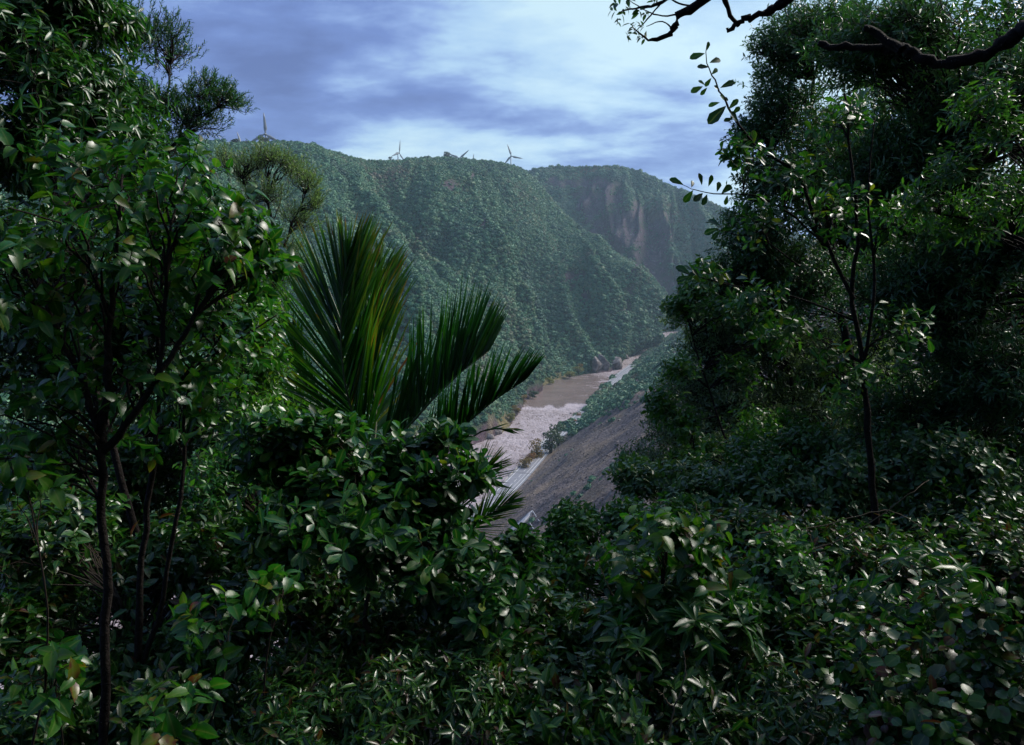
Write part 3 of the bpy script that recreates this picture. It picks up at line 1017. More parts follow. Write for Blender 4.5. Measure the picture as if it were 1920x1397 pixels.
# waterfall thread at the foot of the ravine
M_FALL = simple_mat('falling_water', [(0.3, (0.55, 0.58, 0.62)), (0.7, (0.75, 0.78, 0.82))], 0.4, 0.5, 0.4)
acc = Acc()
for k, (u0, v0, u1, v1, w) in enumerate([(1238, 541, 1240, 556, 0.8), (1240, 555, 1242, 566, 0.9), (1236.5, 546, 1238, 558, 0.4)]):
    V, F = tube(bend(at(u0, v0, 1322), at(u1, v1, 1318), 0, 6, 0.03), np.linspace(w * .6, w, 6), 6)
    acc.add(V, F)
link('waterfall', acc.mesh('waterfall', [M_FALL], True), kind='structure')

# ------------------------------------------------------------------ the closed road along the near bank


def road_mat():
    m, n, l, out = new_mat('weathered_asphalt')
    geo = n.new('ShaderNodeNewGeometry')
    nz = node(n, 'ShaderNodeTexNoise', i_Scale=0.3, i_Detail=8.0, i_Roughness=0.7)
    l.new(geo.outputs['Position'], nz.inputs['Vector'])
    c = ramp(n, l, nz.outputs['Fac'], [(0.3, (0.13, 0.13, 0.15)), (0.7, (0.24, 0.24, 0.27))])
    b = n.new('ShaderNodeBsdfPrincipled')
    b.inputs['Roughness'].default_value = 0.55
    l.new(c, b.inputs['Base Color'])
    l.new(b.outputs[0], out.inputs['Surface'])
    return m


M_ROAD = road_mat()
M_LINE = simple_mat('road_paint', [(0.3, (0.55, 0.55, 0.55)), (0.7, (0.8, 0.8, 0.8))], 0.6, 0.6, 0.3)
M_CONC = simple_mat('old_concrete', [(0.3, (0.18, 0.17, 0.17)), (0.7, (0.36, 0.35, 0.35))], 0.4, 0.85, 0.2, 0.05, 2)
M_STEEL = simple_mat('galvanised_steel', [(0.3, (0.20, 0.21, 0.24)), (0.7, (0.34, 0.35, 0.39))], 1.0, 0.45, 0.5)
rb_fine = refine(np.c_[RB, np.zeros(len(RB))], 900)[:, :2]
ker = np.ones(41) / 41
rb_s = np.stack([np.convolve(np.pad(rb_fine[:, k], 20, mode='edge'), ker, 'valid') for k in range(2)], 1)
tan = unit(np.gradient(rb_s, axis=0))
nrm = np.stack([-tan[:, 1], tan[:, 0]], 1)          # towards the slope (right-hand side seen from above, running far -> near)
if (nrm[:, 0] < 0).mean() > 0.5:
    nrm = -nrm
sel = (rb_s[:, 1] > 330) & (rb_s[:, 1] < 900)
C, Nn = rb_s[sel], nrm[sel]


def ribbon(off0, off1, z0, z1=None, mask=None):
    z1 = z0 if z1 is None else z1
    a = np.c_[C + Nn * off0, np.full(len(C), z0)]
    b = np.c_[C + Nn * off1, np.full(len(C), z1)]
    V = np.stack([a, b], 1).reshape(-1, 3)
    i = np.arange(len(C) - 1)
    if mask is not None:
        i = i[mask[:-1]]
    return V, [np.stack([2 * i, 2 * i + 1, 2 * i + 3, 2 * i + 2], 1)]


acc = Acc()
V, F = ribbon(1.6, 12.6, 7.25)
acc.add(V, F)
V, F = ribbon(1.55, 1.6, 1.0, 7.25)
acc.add(V, F)
road = link('road', acc.mesh('road', [M_ROAD], True), kind='structure')
along = np.concatenate([[0], np.cumsum(np.linalg.norm(np.diff(C, axis=0), axis=1))])
for k, off in enumerate((2.9, 11.3)):
    V, F = ribbon(off - 0.14, off + 0.14, 7.262)
    link('edge_line', make_mesh('edge_line', V, F, [M_LINE]), road)
acc = Acc()
V, F = ribbon(6.95, 7.2, 7.262, mask=(along % 10) < 5)
acc.add(V, F)
o = link('lane_dashes', acc.mesh('lane_dashes', [M_LINE]), road)
o['kind'] = 'stuff'
V, F = ribbon(9.3, 9.5, 7.262)
link('shoulder_line', make_mesh('shoulder_line', V, F, [M_LINE]), road)
# retaining kerb wall on the river side, built of slabs
t = thing('road_parapet', 'low grey concrete edge wall between the near road and the river', 'wall', (C[0][0], C[0][1], 6.5))
acc = Acc()
for s in range(0, len(C) - 6, 6):
    if C[s][1] > 540:
        continue
    p, q = C[s] + Nn[s] * 1.75, C[s + 5] + Nn[s + 5] * 1.75
    n0 = Nn[s] * 0.35
    lo, hi = -6.0, 8.0
    V = [(*(p - n0), lo), (*(q - n0), lo), (*(q), lo), (*(p), lo), (*(p - n0), hi), (*(q - n0), hi), (*q, hi), (*p, hi)]
    acc.add(np.array(V), [np.array([[0, 1, 5, 4], [1, 2, 6, 5], [2, 3, 7, 6], [3, 0, 4, 7], [4, 5, 6, 7]])])
link('concrete_slab_row', acc.mesh('concrete_slab_row', [M_CONC], origin=(C[0][0], C[0][1], 6.5)), t, kind='stuff')
# cross joints of the bridge deck
for (u, v) in [(955, 926), (993, 888)]:
    p = on_level(u, v, 7.27)
    k = int(np.argmin(np.hypot(*(C - p[:2]).T)))
    a, b = C[k] + Nn[k] * 1.7, C[k] + Nn[k] * 12.4
    tn = np.array([Nn[k][1], -Nn[k][0]]) * 0.25
    V = np.array([(*(a - tn), 7.268), (*(b - tn), 7.268), (*(b + tn), 7.268), (*(a + tn), 7.268)])
    link('deck_joint', make_mesh('deck_joint', V, [np.array([[0, 1, 2, 3]])], [M_BARK]), road)

# wreckage lower on the scree: a bent pale strip and two thin posts
p0, p1 = at(940, 1012, 300), at(998, 962, 330)


def on_ground(u, v, lift=0.0, lo=3.0, hi=1500.0):
    d = ray(u, v)
    t = np.concatenate([np.linspace(lo, 60, 200), np.linspace(60, hi, 1400)])
    P = CAM + d * t[:, None]
    g = ground_z(P[:, 0], P[:, 1])
    k = np.argmax(P[:, 2] < g)
    if P[k, 2] >= g[k]:
        k = len(t) - 1
    return P[k] + np.array([0, 0, lift])


wr = thing('slide_wreckage', 'pale grey bent strip of wreckage lying on the scree below the road', 'wreckage', on_ground(975, 990))
o0 = np.array(wr.location)
path = np.array([on_ground(u, v, 0.9) for u, v in [(945, 1010), (962, 996), (978, 984), (990, 972), (998, 962)]]) - o0
sd_ = unit(np.cross(np.gradient(path, axis=0), [0, 0, 1.0]))
wv = np.array([0.8, 1.6, 1.9, 1.5, 0.4])[:, None]
V = np.stack([path - sd_ * wv, path + np.array([0, 0, 0.35]), path + sd_ * wv, path + np.array([0, 0, 0.1])], 1).reshape(-1, 3)
i = np.arange(4)[:, None] * 4
j = np.arange(4)[None]
Q = np.stack([i + j, i + (j + 1) % 4, i + 4 + (j + 1) % 4, i + 4 + j], -1).reshape(-1, 4)
link('bent_strip', make_mesh('bent_strip', V, [Q], [M_STEEL]), wr)
for (a, b, lab) in [((998, 964), (1011, 980), 'upper thin pale post leaning off the wreckage on the scree'), ((992, 985), (1003, 1000), 'lower thin pale post leaning off the wreckage on the scree')]:
    A, B = on_ground(*a, 1.4), on_ground(*b, 0.5)
    V, F = tube([A, (A + B) / 2, B], [0.22, 0.22, 0.22], 6)
    link('fallen_post', make_mesh('fallen_post', V - A, F, [M_STEEL], True), None, A, label=lab, category='post', group='fallen posts on the scree')

# loose stones and scattered scrub on the scree
stone_col = bpy.data.collections.new('stone_shapes')
for k in range(5):
    r = np.random.default_rng(70 + k)
    V = unit(r.normal(size=(14, 3))) * (0.7 + 0.5 * r.random((14, 1))) * np.array([1, .8, .6])
    import bmesh
    bm = bmesh.new()
    for q in V:
        bm.verts.new(q)
    bmesh.ops.convex_hull(bm, input=bm.verts)
    me = bpy.data.meshes.new('scree_stone')
    bm.to_mesh(me)
    bm.free()
    me.materials.append(M_ROCK)
    stone_col.objects.link(bpy.data.objects.new('scree_stone', me))
gxx, gyy = np.meshgrid(np.linspace(-10, 190, 160), np.linspace(200, 760, 300), indexing='ij')
Gq = np.stack([gxx, gyy, ground_z(gxx, gyy)], -1)
dq = signed_dist(gxx, gyy, RB)
stone_w = np.where(dq > 13, 1.0, 0.02) * np.clip((fbm(gxx / 22, gyy / 22, 61, 3) - 0.3) * 3, 0.05, 1)
P4, i4, j4 = sample_sheet(Gq, stone_w, 9000, 9)
s4 = np.clip(np.exp(rng.normal(math.log(0.32), 0.5, len(P4))), 0.12, 1.5)
forest('scree_stones', P4, s4, 'loose grey stones strewn over the scree slope', 'stones', scatter_group(stone_col))
scrub_w = np.where(dq > 16, 1.0, 0.0) * np.clip((fbm(gxx / 30, gyy / 30, 91, 3) - 0.56) * 8, 0, 1)
P5, i5, j5 = sample_sheet(Gq, scrub_w, 1100, 10)
forest('scree_scrub', P5, np.clip(np.exp(rng.normal(math.log(0.7), 0.5, len(P5))), 0.3, 2.2), 'thin low scrub starting to cover the scree', 'scrub')
# ------------------------------------------------------------------ foliage toolkit


def leaf_tpl(ts, hw, fold=0.25, curl=0.12, teeth=0.0):
    """A leaf of length 1 along +Y, face up +Z, folded along its midrib."""
    V, rows = [], []
    for k, (t, w) in enumerate(zip(ts, hw)):
        z = -curl * t * t
        if w <= 0:
            V.append((0, t, z))
            rows.append([len(V) - 1])
        else:
            w2 = w * (1 + (teeth if k % 2 else -teeth))
            dy = -0.04 * (k % 2) if teeth else 0
            V += [(-w2, t + dy, z + fold * w2), (0, t, z), (w2, t + dy, z + fold * w2)]
            rows.append([len(V) - 3, len(V) - 2, len(V) - 1])
    tri, quad = [], []
    for a, b in zip(rows[:-1], rows[1:]):
        if len(a) == 1 and len(b) == 3:
            tri += [(a[0], b[1], b[0]), (a[0], b[2], b[1])]
        elif len(a) == 3 and len(b) == 1:
            tri += [(a[0], a[1], b[0]), (a[1], a[2], b[0])]
        elif len(a) == 3:
            quad += [(a[0], a[1], b[1], b[0]), (a[1], a[2], b[2], b[1])]
    return np.array(V, float), np.array(tri), np.array(quad).reshape(-1, 4)


def diamond_tpl(w, fold=0.25, pos=0.45):
    V = np.array([(0, 0, 0), (w, pos, fold * w), (0, 1, -0.06), (-w, pos, fold * w)], float)
    return V, np.array([(0, 1, 2), (0, 2, 3)]), np.zeros((0, 4), int)


TPL = {
    'oval': leaf_tpl([0, 0.28, 0.62, 1], [0, 0.20, 0.20, 0], 0.35, 0.18),
    'obovate': leaf_tpl([0, 0.3, 0.7, 0.92, 1], [0, 0.13, 0.24, 0.14, 0], 0.3, 0.12),
    'long': leaf_tpl([0, 0.3, 0.7, 1], [0, 0.13, 0.11, 0], 0.4, 0.3),
    'round': leaf_tpl([0, 0.12, 0.4, 0.75, 0.95, 1], [0, 0.26, 0.42, 0.34, 0.12, 0], 0.18, 0.15),
    'toothed': leaf_tpl([0, 0.08, 0.18, 0.28, 0.4, 0.5, 0.62, 0.72, 0.84, 0.92, 1], [0, 0.17, 0.27, 0.26, 0.31, 0.24, 0.25, 0.16, 0.13, 0.05, 0], 0.30, 0.28, 0.13),
    'narrow': diamond_tpl(0.11),
    'small': diamond_tpl(0.2, 0.3, 0.5),
    'tiny': diamond_tpl(0.16, 0.3, 0.5),
}


def place(tpl, B, D, N, L):
    V0, tri, quad = tpl
    D = unit(D)
    S = unit(np.cross(D, N))
    N = np.cross(S, D)
    n = len(B)
    V = B[:, None] + L[:, None, None] * (S[:, None] * V0[None, :, 0:1] + D[:, None] * V0[None, :, 1:2] + N[:, None] * V0[None, :, 2:3])
    off = np.arange(n)[:, None, None] * len(V0)
    faces = []
    if len(tri):
        faces.append((tri[None] + off).reshape(-1, 3))
    if len(quad):
        faces.append((quad[None] + off).reshape(-1, 4))
    return V.reshape(-1, 3), faces, S, D, N


LEAF_MESHES = {}


def leaf_mesh(kind, mat):
    key = (kind, mat.name)
    if key not in LEAF_MESHES:
        V, t, q = TPL[kind]
        LEAF_MESHES[key] = make_mesh('leaf', V, [f for f in (t, q) if len(f)], [mat], False, {'rib': (np.abs(V[:, 0]) < 1e-6).astype(float)})
    return LEAF_MESHES[key]


def sprigs(C, axis, style, r, length, m, leaf_len, droop=0.0):
    """Leaves on short twigs. C (n,3) twig feet, axis (n,3). Returns foot, direction, normal, length of every leaf and the twig lines."""
    n = len(C)
    axis = unit(axis)
    ref = unit(np.cross(axis, r.normal(size=(n, 3))))
    bi = np.cross(axis, ref)
    k = np.arange(m)
    ph = k[None] * 2.4 + r.random((n, 1)) * 6.28
    rad = ref[:, None] * np.cos(ph)[..., None] + bi[:, None] * np.sin(ph)[..., None]
    if style == 'alt':
        f = 0.15 + 0.85 * (k + 0.5) / m
        d = axis[:, None] * 0.55 + rad * 0.9
    elif style == 'whorl':
        f = np.where(k < m * 0.6, 0.97, 0.75) * np.ones(m)
        d = axis[:, None] * np.where(k < m * 0.6, 0.45, 0.2)[None, :, None] + rad
    elif style == 'needle':
        f = 0.05 + 0.95 * (k + 0.5) / m
        d = axis[:, None] * 1.0 + rad * 0.62
    d = unit(d + r.normal(0, 0.22, d.shape)) + np.array([0, 0, -droop])
    B = C[:, None] + axis[:, None] * (length * f)[None, :, None]
    N = unit(np.array([0, 0, 1.0]) * 0.7 + axis[:, None] * 0.4 - 0.25 * rad + r.normal(0, 0.5, d.shape))
    L = leaf_len * np.clip(r.normal(1, 0.24, (n, m)), 0.45, 1.6)
    return B.reshape(-1, 3), unit(d).reshape(-1, 3), N.reshape(-1, 3), L.ravel()


def twigs_acc(acc, A, B, r0, r1):
    """Many straight three-sided twigs at once."""
    n = len(A)
    d = unit(B - A)
    s = unit(np.cross(d, np.array([0.3, 0.2, 0.9])))
    q = np.cross(d, s)
    th = np.arange(3) * 2.094
    ring = s[:, None] * np.cos(th)[None, :, None] + q[:, None] * np.sin(th)[None, :, None]
    V = np.concatenate([A[:, None] + ring * r0, B[:, None] + ring * r1], 1).reshape(-1, 3)
    j = np.arange(3)
    Q = np.stack([j, (j + 1) % 3, 3 + (j + 1) % 3, 3 + j], 1)
    acc.add(V, [(Q[None] + np.arange(n)[:, None, None] * 6).reshape(-1, 4)])


STAT = []


def plant(name, label, cat, blobs, leaf, mat, leaf_len, style='alt', m=9, twig=0.22, per=14, stems=None, parts=0, seed=1, group=None,
          bark=None, droop=0.15, tint=(0.45, 0.2), up=0.45, stem_r=0.03, base=None, size_min=14.0, branch_r=0.007, lean=None, gap=0.0):
    """blobs: (u, v, metres in front, half width px, half height px, half depth m, lumps, lump radius m)."""
    r = np.random.default_rng(seed)
    bark = bark or M_TWIG
    cents, rads = [], []
    for (u, v, D, ru, rv, rd, nsub, sr) in blobs:
        c0 = at(u, v, D)
        pxm = D / F_PX
        sr = min(sr, 0.6 * min(ru, rv) * pxm)
        mg = 0.7 * (sr + twig + 0.3 * leaf_len) / pxm
        ru, rv = max(ru - mg, 0.12 * ru), max(rv - mg, 0.12 * rv)
        q = unit(r.normal(size=(nsub, 3))) * (r.random((nsub, 1)) ** 0.42)
        cents.append(c0 + q * np.array([ru * pxm, rd, rv * pxm]))
        rads.append(sr * np.clip(r.normal(1, 0.25, nsub), 0.5, 1.6))
    cents, rads = np.concatenate(cents), np.concatenate(rads)
    mid = cents.mean(0)
    if stems:
        paths = []
        for pts, r0, r1 in stems:
            P = np.array([at(*p) for p in pts])
            paths.append((P, r0, r1))
        b = paths[0][0][0].copy() if base is None else np.array(base, float)
        b[2] = min(float(ground_z(b[0], b[1])), paths[0][0][0][2])
        first = paths[0]
        if np.linalg.norm(first[0][0] - b) > 0.05:
            paths[0] = (np.vstack([b, first[0]]), first[1], first[2])
    else:
        b = np.array([mid[0] + r.normal(0, .15), mid[1] + 0.15, 0.0]) if base is None else np.array(base, float)
        b[2] = float(ground_z(b[0], b[1]))
        lo = cents[:, 2].min()
        top = mid + np.array([0, 0, 0.35 * (cents[:, 2].max() - mid[2])])
        P = bend(b - np.array([0, 0, 0.1]), top, 0.0, 6, 0.04, r)
        paths = [(P, stem_r, stem_r * 0.3)]
    wood = Acc()
    nodes_ = []
    for P, r0, r1 in paths:
        k = max(6, 3 * len(P))
        S = smooth_path(P, k)
        S = S + r.normal(0, r0 * 0.25, S.shape)
        V, F = tube(S, np.linspace(r0, r1, k) * (1 + r.normal(0, .06, k)), 8)
        wood.add(V, F)
        nodes_.append(S)
    nodes_ = np.concatenate(nodes_)
    Bs, Ds, Ns, Ls = [], [], [], []
    tA, tB = [], []
    for c, rd in zip(cents, rads):
        dd = np.linalg.norm(nodes_ - c, axis=1) + 1.5 * np.clip(nodes_[:, 2] - c[2] + 0.2, 0, None)
        a = nodes_[np.argmin(dd)]
        P = bend(a, c, 0.08, 5, 0.05, r)
        V, F = tube(P, np.linspace(branch_r, branch_r * 0.4, 5), 4, False)
        wood.add(V, F)
        n = max(3, int(per * np.clip(r.normal(1, .3), .4, 1.8)))
        q = unit(r.normal(size=(n, 3))) * (r.random((n, 1)) ** 0.5)
        q[:, 2] *= 0.8
        foot = c + q * rd
        out = unit(c - mid)
        axis = unit(q) * 0.6 + out * 0.35 + np.array([0, 0, up]) + r.normal(0, .35, (n, 3))
        if lean is not None:
            axis = axis + np.asarray(lean)
        axis = unit(axis)
        B_, D_, N_, L_ = sprigs(foot, axis, style, r, twig, m, leaf_len, droop)
        Bs.append(B_); Ds.append(D_); Ns.append(N_); Ls.append(L_)
        tA.append(foot - (foot - c) * 0.8); tB.append(foot)
        tA.append(foot); tB.append(foot + axis * twig)
    twigs_acc(wood, np.concatenate(tA), np.concatenate(tB), max(0.0022, branch_r * 0.35), 0.0012)
    B, D, N, L = (np.concatenate(q) for q in (Bs, Ds, Ns, Ls))
    T = np.clip(r.normal(tint[0], tint[1], len(B)), 0.0, 1.0)
    u, v, dep = project(B + D * L[:, None] * 0.5)
    ok = np.isfinite(dep) & (dep > 0.55)
    B, D, N, L, T, u, v, dep = (q[ok] for q in (B, D, N, L, T, u, v, dep))
    root = thing(name, label, cat, b, group)
    tplv = TPL[leaf]
    pick = np.zeros(len(B), bool)
    if parts:
        size = L / dep * F_PX * (0.8 + 0.4 * r.random(len(B)))
        inside = (u > 5) & (u < 1915) & (v > 5) & (v < 1390) & (size > size_min)
        # front-most leaves first
        score = np.where(inside, size + (dep.max() - dep) * 12, -1)
        order = np.argsort(-score)[:parts]
        pick[order[score[order] > 0]] = True
    if (~pick).any():
        acc = Acc()
        V, F, *_ = place(tplv, B[~pick], D[~pick], N[~pick], L[~pick])
        acc.add(V, F, tint=np.repeat(T[~pick], len(tplv[0])), rib=np.tile((np.abs(tplv[0][:, 0]) < 1e-6) & (len(tplv[0]) > 4), int((~pick).sum())))
        link('foliage', acc.mesh('foliage', [mat], origin=b), root, kind='stuff')
    if pick.any():
        me_l = leaf_mesh(leaf, mat)
        _, _, S_, D_, N_ = place(tplv, B[pick], D[pick], N[pick], L[pick])
        for p, s_, d_, n_, l_, t_ in zip(B[pick] - b, S_, D_, N_, L[pick], T[pick]):
            o = bpy.data.objects.new('leaf', me_l)
            COL.objects.link(o)
            o.parent = root
            M = np.eye(4)
            M[:3, 0], M[:3, 1], M[:3, 2], M[:3, 3] = s_ * l_, d_ * l_, n_ * l_, p
            o.matrix_basis = Matrix(M.tolist())
            o['leaf_tint'] = float(t_)
    link('trunk' if cat == 'tree' else 'stems', wood.mesh('wood', [bark], True, origin=b), root)
    STAT.append((name, len(B), int(pick.sum()), len(B) * (len(tplv[1]) + 2 * len(tplv[2]))))
    return root

# ------------------------------------------------------------------ nikau palm


def frond(root, b0, ctrl, sideA, sideB, n, Lmax, r, ang0=62, ang1=22, w=0.020, rach=0.016, droopy=0.05, gap_frac=0.05, tintm=0.4, broken=0.04, foot=0.08, tip=1.0):
    """One feather leaf: a rachis with narrow leaflets on both sides (world coordinates; origin b0)."""
    P = smooth_path(np.array(ctrl), 24)
    V, F = tube(P, np.linspace(rach, rach * 0.25, 24), 6)
    fr = link('frond', make_mesh('frond', V - b0, F, [M_RACHIS], True), root)
    tan = unit(np.gradient(P, axis=0))
    for sd_ in (sideA, sideB):
        if sd_ is None:
            continue
        sd_ = np.asarray(sd_, float)
        for k in range(n):
            f = foot + (1 - foot) * (k + r.random() * 0.6) / n
            i = f * 23
            i0 = min(int(i), 22)
            p = P[i0] + (P[i0 + 1] - P[i0]) * (i - i0)
            tg = tan[i0]
            a = math.radians(ang0 + (ang1 - ang0) * f + r.normal(0, 3.0))
            d = unit(tg * math.cos(a) + unit(sd_ - tg * (sd_ @ tg)) * math.sin(a) + r.normal(0, 0.035, 3))
            Lf = Lmax * (0.62 + 0.5 * math.sin(math.pi * min(1, 0.15 + f * 0.8))) * (1 - 0.35 * max(0, f - 0.7) / 0.3) * (0.88 + 0.24 * r.random())
            nrm = unit(np.cross(d, tg) + r.normal(0, 0.25, 3))
            sd2 = unit(np.cross(d, nrm))
            if r.random() < broken:
                Lf *= 0.5
            t = np.array([0, 0.12, 0.45, 0.78, 1.0])
            ww = w * np.array([0.4, 1.0, 0.95, 0.6, 0.04]) * (0.8 + 0.4 * r.random())
            sag = np.array([0, 0, -1.0]) * droopy * Lf * (0.5 + r.random())
            C_ = p + d * (t * Lf)[:, None] + sag * (t ** 2.2)[:, None]
            fold = np.cross(sd2, d) * 0.35
            Lv = C_ - sd2 * ww[:, None] + fold * ww[:, None]
            Rv = C_ + sd2 * ww[:, None] + fold * ww[:, None]
            Vv = np.stack([Lv, C_, Rv], 1).reshape(-1, 3) - b0
            q = []
            for s in range(4):
                o_ = 3 * s
                q += [(o_, o_ + 1, o_ + 4, o_ + 3), (o_ + 1, o_ + 2, o_ + 5, o_ + 4)]
            base_t = min(0.9, max(0.05, r.normal(tintm, 0.14)))
            brown = r.random() < 0.05
            tipt = tip * np.array([0, 0.03, 0.12, 0.24, 0.32]) + (0.28 if brown else 0)
            LEAFLETS.setdefault(root.name, []).append((Lf / np.linalg.norm(p - CAM), Vv, np.array(q), np.clip(np.repeat(base_t + tipt, 3), 0, 1), fr))
    return fr


LEAFLETS = {}


def hang_leaflets(root, most=300):
    """The longest leaflets become parts of their fronds, the rest one mesh."""
    L = sorted(LEAFLETS[root.name], key=lambda q: -q[0])
    for _, V, Q, t, fr in L[:most]:
        link('leaflet', make_mesh('leaflet', V, [Q], [M_PALM], False, {'tint': t}), fr)
    if L[most:]:
        acc = Acc()
        for _, V, Q, t, fr in L[most:]:
            acc.add(V, [Q], tint=t)
        link('small_leaflets', acc.mesh('small_leaflets', [M_PALM]), root, kind='stuff')


PD = 7.6
palm_base = at(700, 900, PD)
palm_base[2] = float(ground_z(palm_base[0], palm_base[1]))
palm = thing('nikau_palm', 'palm with tall dark feather fronds overlooking the river bend', 'palm', palm_base)
crown_pt = at(700, 850, PD)
V, F = tube(np.array([palm_base - [0, 0, .2], (palm_base + crown_pt) / 2 + [0.05, 0, 0], crown_pt - [0, 0, 0.45]]) - palm_base, [0.11, 0.10, 0.095], 12)
link('trunk', make_mesh('trunk', V, F, [M_BARK], True), palm)
V, F = tube(np.array([crown_pt - [0, 0, 0.5], crown_pt - [0, 0, 0.3], crown_pt - [0, 0, 0.05], crown_pt + [0, 0, .12]]) - palm_base, [0.10, 0.14, 0.12, 0.06], 12)
link('crownshaft', make_mesh('crownshaft', V, F, [M_RACHIS], True), palm)
pr = np.random.default_rng(11)
X_, Z_, Y_ = np.array([1.0, 0, 0]), np.array([0, 0, 1.0]), np.array([0, 1.0, 0])
cp = crown_pt
frond(palm, palm_base, [cp, at(660, 770, PD - .1), at(642, 680, PD - .1), at(640, 580, PD), at(650, 490, PD + .15)], X_ + .25 * Y_, -X_ + .25 * Y_, 104, 1.12, pr, 40, 11, 0.0135, tintm=0.38, tip=1.35)
frond(palm, palm_base, [cp, at(705, 770, PD + .3), at(692, 680, PD + .4), at(700, 590, PD + .6), at(716, 510, PD + .8)], X_ + .3 * Y_, -X_ - .2 * Y_, 72, 0.9, pr, 40, 11, 0.0135, tintm=0.42, tip=1.35)
frond(palm, palm_base, [cp, at(755, 810, PD - .05), at(815, 745, PD - .1), at(868, 695, PD - .1), at(915, 660, PD)], -0.85 * X_ + 1.0 * Z_ + .1 * Y_, -0.2 * X_ + 0.9 * Z_ + .8 * Y_, 96, 0.95, pr, 44, 28, 0.0115, tintm=0.14, tip=.7)
frond(palm, palm_base, [cp, at(785, 855, PD - .4), at(860, 805, PD - .6), at(925, 752, PD - .7), at(985, 712, PD - .7)], -0.85 * X_ + 1.0 * Z_, -0.2 * X_ + 0.9 * Z_ - .5 * Y_, 80, 0.62, pr, 50, 24, 0.0095, tintm=0.12, tip=.7)
frond(palm, palm_base, [cp, at(640, 800, PD + .3), at(590, 750, PD + .4), at(560, 690, PD + .4), at(548, 620, PD + .3)], -X_ + .4 * Z_, X_ + .5 * Z_ + .3 * Y_, 44, 0.60, pr, 40, 12, 0.011, tintm=0.22)
frond(palm, palm_base, [cp, at(760, 850, PD - .8), at(830, 858, PD - 1.1), at(905, 808, PD - 1.2), at(965, 806, PD - 1.2)], 0.2 * X_ - 1.0 * Z_, 0.1 * X_ + 0.6 * Y_ + .3 * Z_, 6, 0.20, pr, 40, 8, 0.008, tintm=0.3, foot=0.75)

hang_leaflets(palm)

# a younger palm lower on the slope with small fans of leaflets
yb = at(830, 1120, 6.2)
yb[2] = float(ground_z(yb[0], yb[1]))
young = thing('nikau_palm', 'young palm low on the slope with two short fronds over the near road', 'palm', yb)
yc = at(850, 1010, 6.2)
V, F = tube(np.array([yb - [0, 0, .1], (yb + yc) / 2, yc]) - yb, [0.05, 0.045, 0.03], 8)
link('trunk', make_mesh('trunk', V, F, [M_BARK], True), young)
frond(young, yb, [yc, at(858, 960, 6.2), at(872, 922, 6.2), at(895, 892, 6.2), at(922, 872, 6.2)], -0.5 * X_ + 1.0 * Z_, 0.8 * X_ + 0.5 * Z_, 34, 0.36, pr, 46, 14, 0.006, 0.008, tintm=0.35, foot=0.25)
frond(young, yb, [yc, at(880, 995, 6.1), at(905, 972, 6.1), at(930, 955, 6.1), at(960, 938, 6.1)], -0.45 * X_ + 1.0 * Z_, 0.7 * X_ - 0.5 * Z_, 34, 0.26, pr, 42, 12, 0.006, 0.008, tintm=0.4, foot=0.2)
frond(young, yb, [yc, at(870, 1040, 6.0), at(900, 1045, 6.0), at(930, 1030, 6.0), at(960, 1010, 6.0)], -0.3 * X_ + 1.0 * Z_, 0.7 * X_ - 0.5 * Z_, 22, 0.20, pr, 45, 14, 0.007, 0.008, tintm=0.4, foot=0.2)
frond(young, yb, [yc, at(872, 962, 6.0), at(893, 928, 6.0), at(903, 908, 6.0), at(908, 902, 6.0)], 0.9 * X_ - .3 * Z_, -0.4 * X_ - 0.9 * Z_, 5, 0.34, pr, 120, 50, 0.005, 0.006, tintm=0.35, foot=0.86)

hang_leaflets(young)

# ------------------------------------------------------------------ foreground plants
M_VINE = simple_mat('dry_stem', [(0.3, (0.07, 0.055, 0.035)), (0.7, (0.15, 0.12, 0.08))], 15, 0.8, 0.2)
OV = 'shrubs of the near slope'
TR = 'trees of the near slope'
# --- left side, back to front
plant('slender_tree', 'lacy small-leaved tree silhouetted against the sky beside the tall dark tree', 'tree',
      [(235, 55, 11.5, 70, 75, .9, 34, .26), (310, 95, 11.5, 60, 90, .7, 22, .24), (262, 190, 11.5, 60, 60, .8, 26, .26), (325, 205, 11.5, 75, 70, .7, 22, .24), (393, 190, 11.5, 60, 62, .5, 18, .2),
       (375, 232, 11.5, 65, 45, .5, 14, .2), (435, 195, 11.5, 38, 40, .3, 9, .14), (300, 270, 11.5, 100, 40, .8, 30, .28), (215, 330, 11.5, 80, 80, .8, 30, .3), (400, 165, 11.5, 32, 42, .3, 5, .15), (335, 70, 11.5, 28, 42, .3, 4, .15)],
      'narrow', M_LEAF_FINE, 0.055, 'needle', 13, .17, 9, seed=101, group=TR, up=.7, branch_r=0.012, bark=M_BARK, tint=(.4, .2),
      stems=[([(250, 620, 11.6), (245, 480, 11.5), (235, 350, 11.5), (215, 190, 11.5), (225, 90, 11.5)], .03, .012), ([(245, 460, 11.5), (290, 340, 11.5), (335, 260, 11.5), (400, 205, 11.5), (448, 185, 11.4)], .035, .006),
             ([(215, 220, 11.5), (240, 112, 11.4), (285, 60, 11.5), (300, 20, 11.5)], .025, .005), ([(300, 330, 11.5), (310, 220, 11.4), (318, 120, 11.5)], .022, .005)])
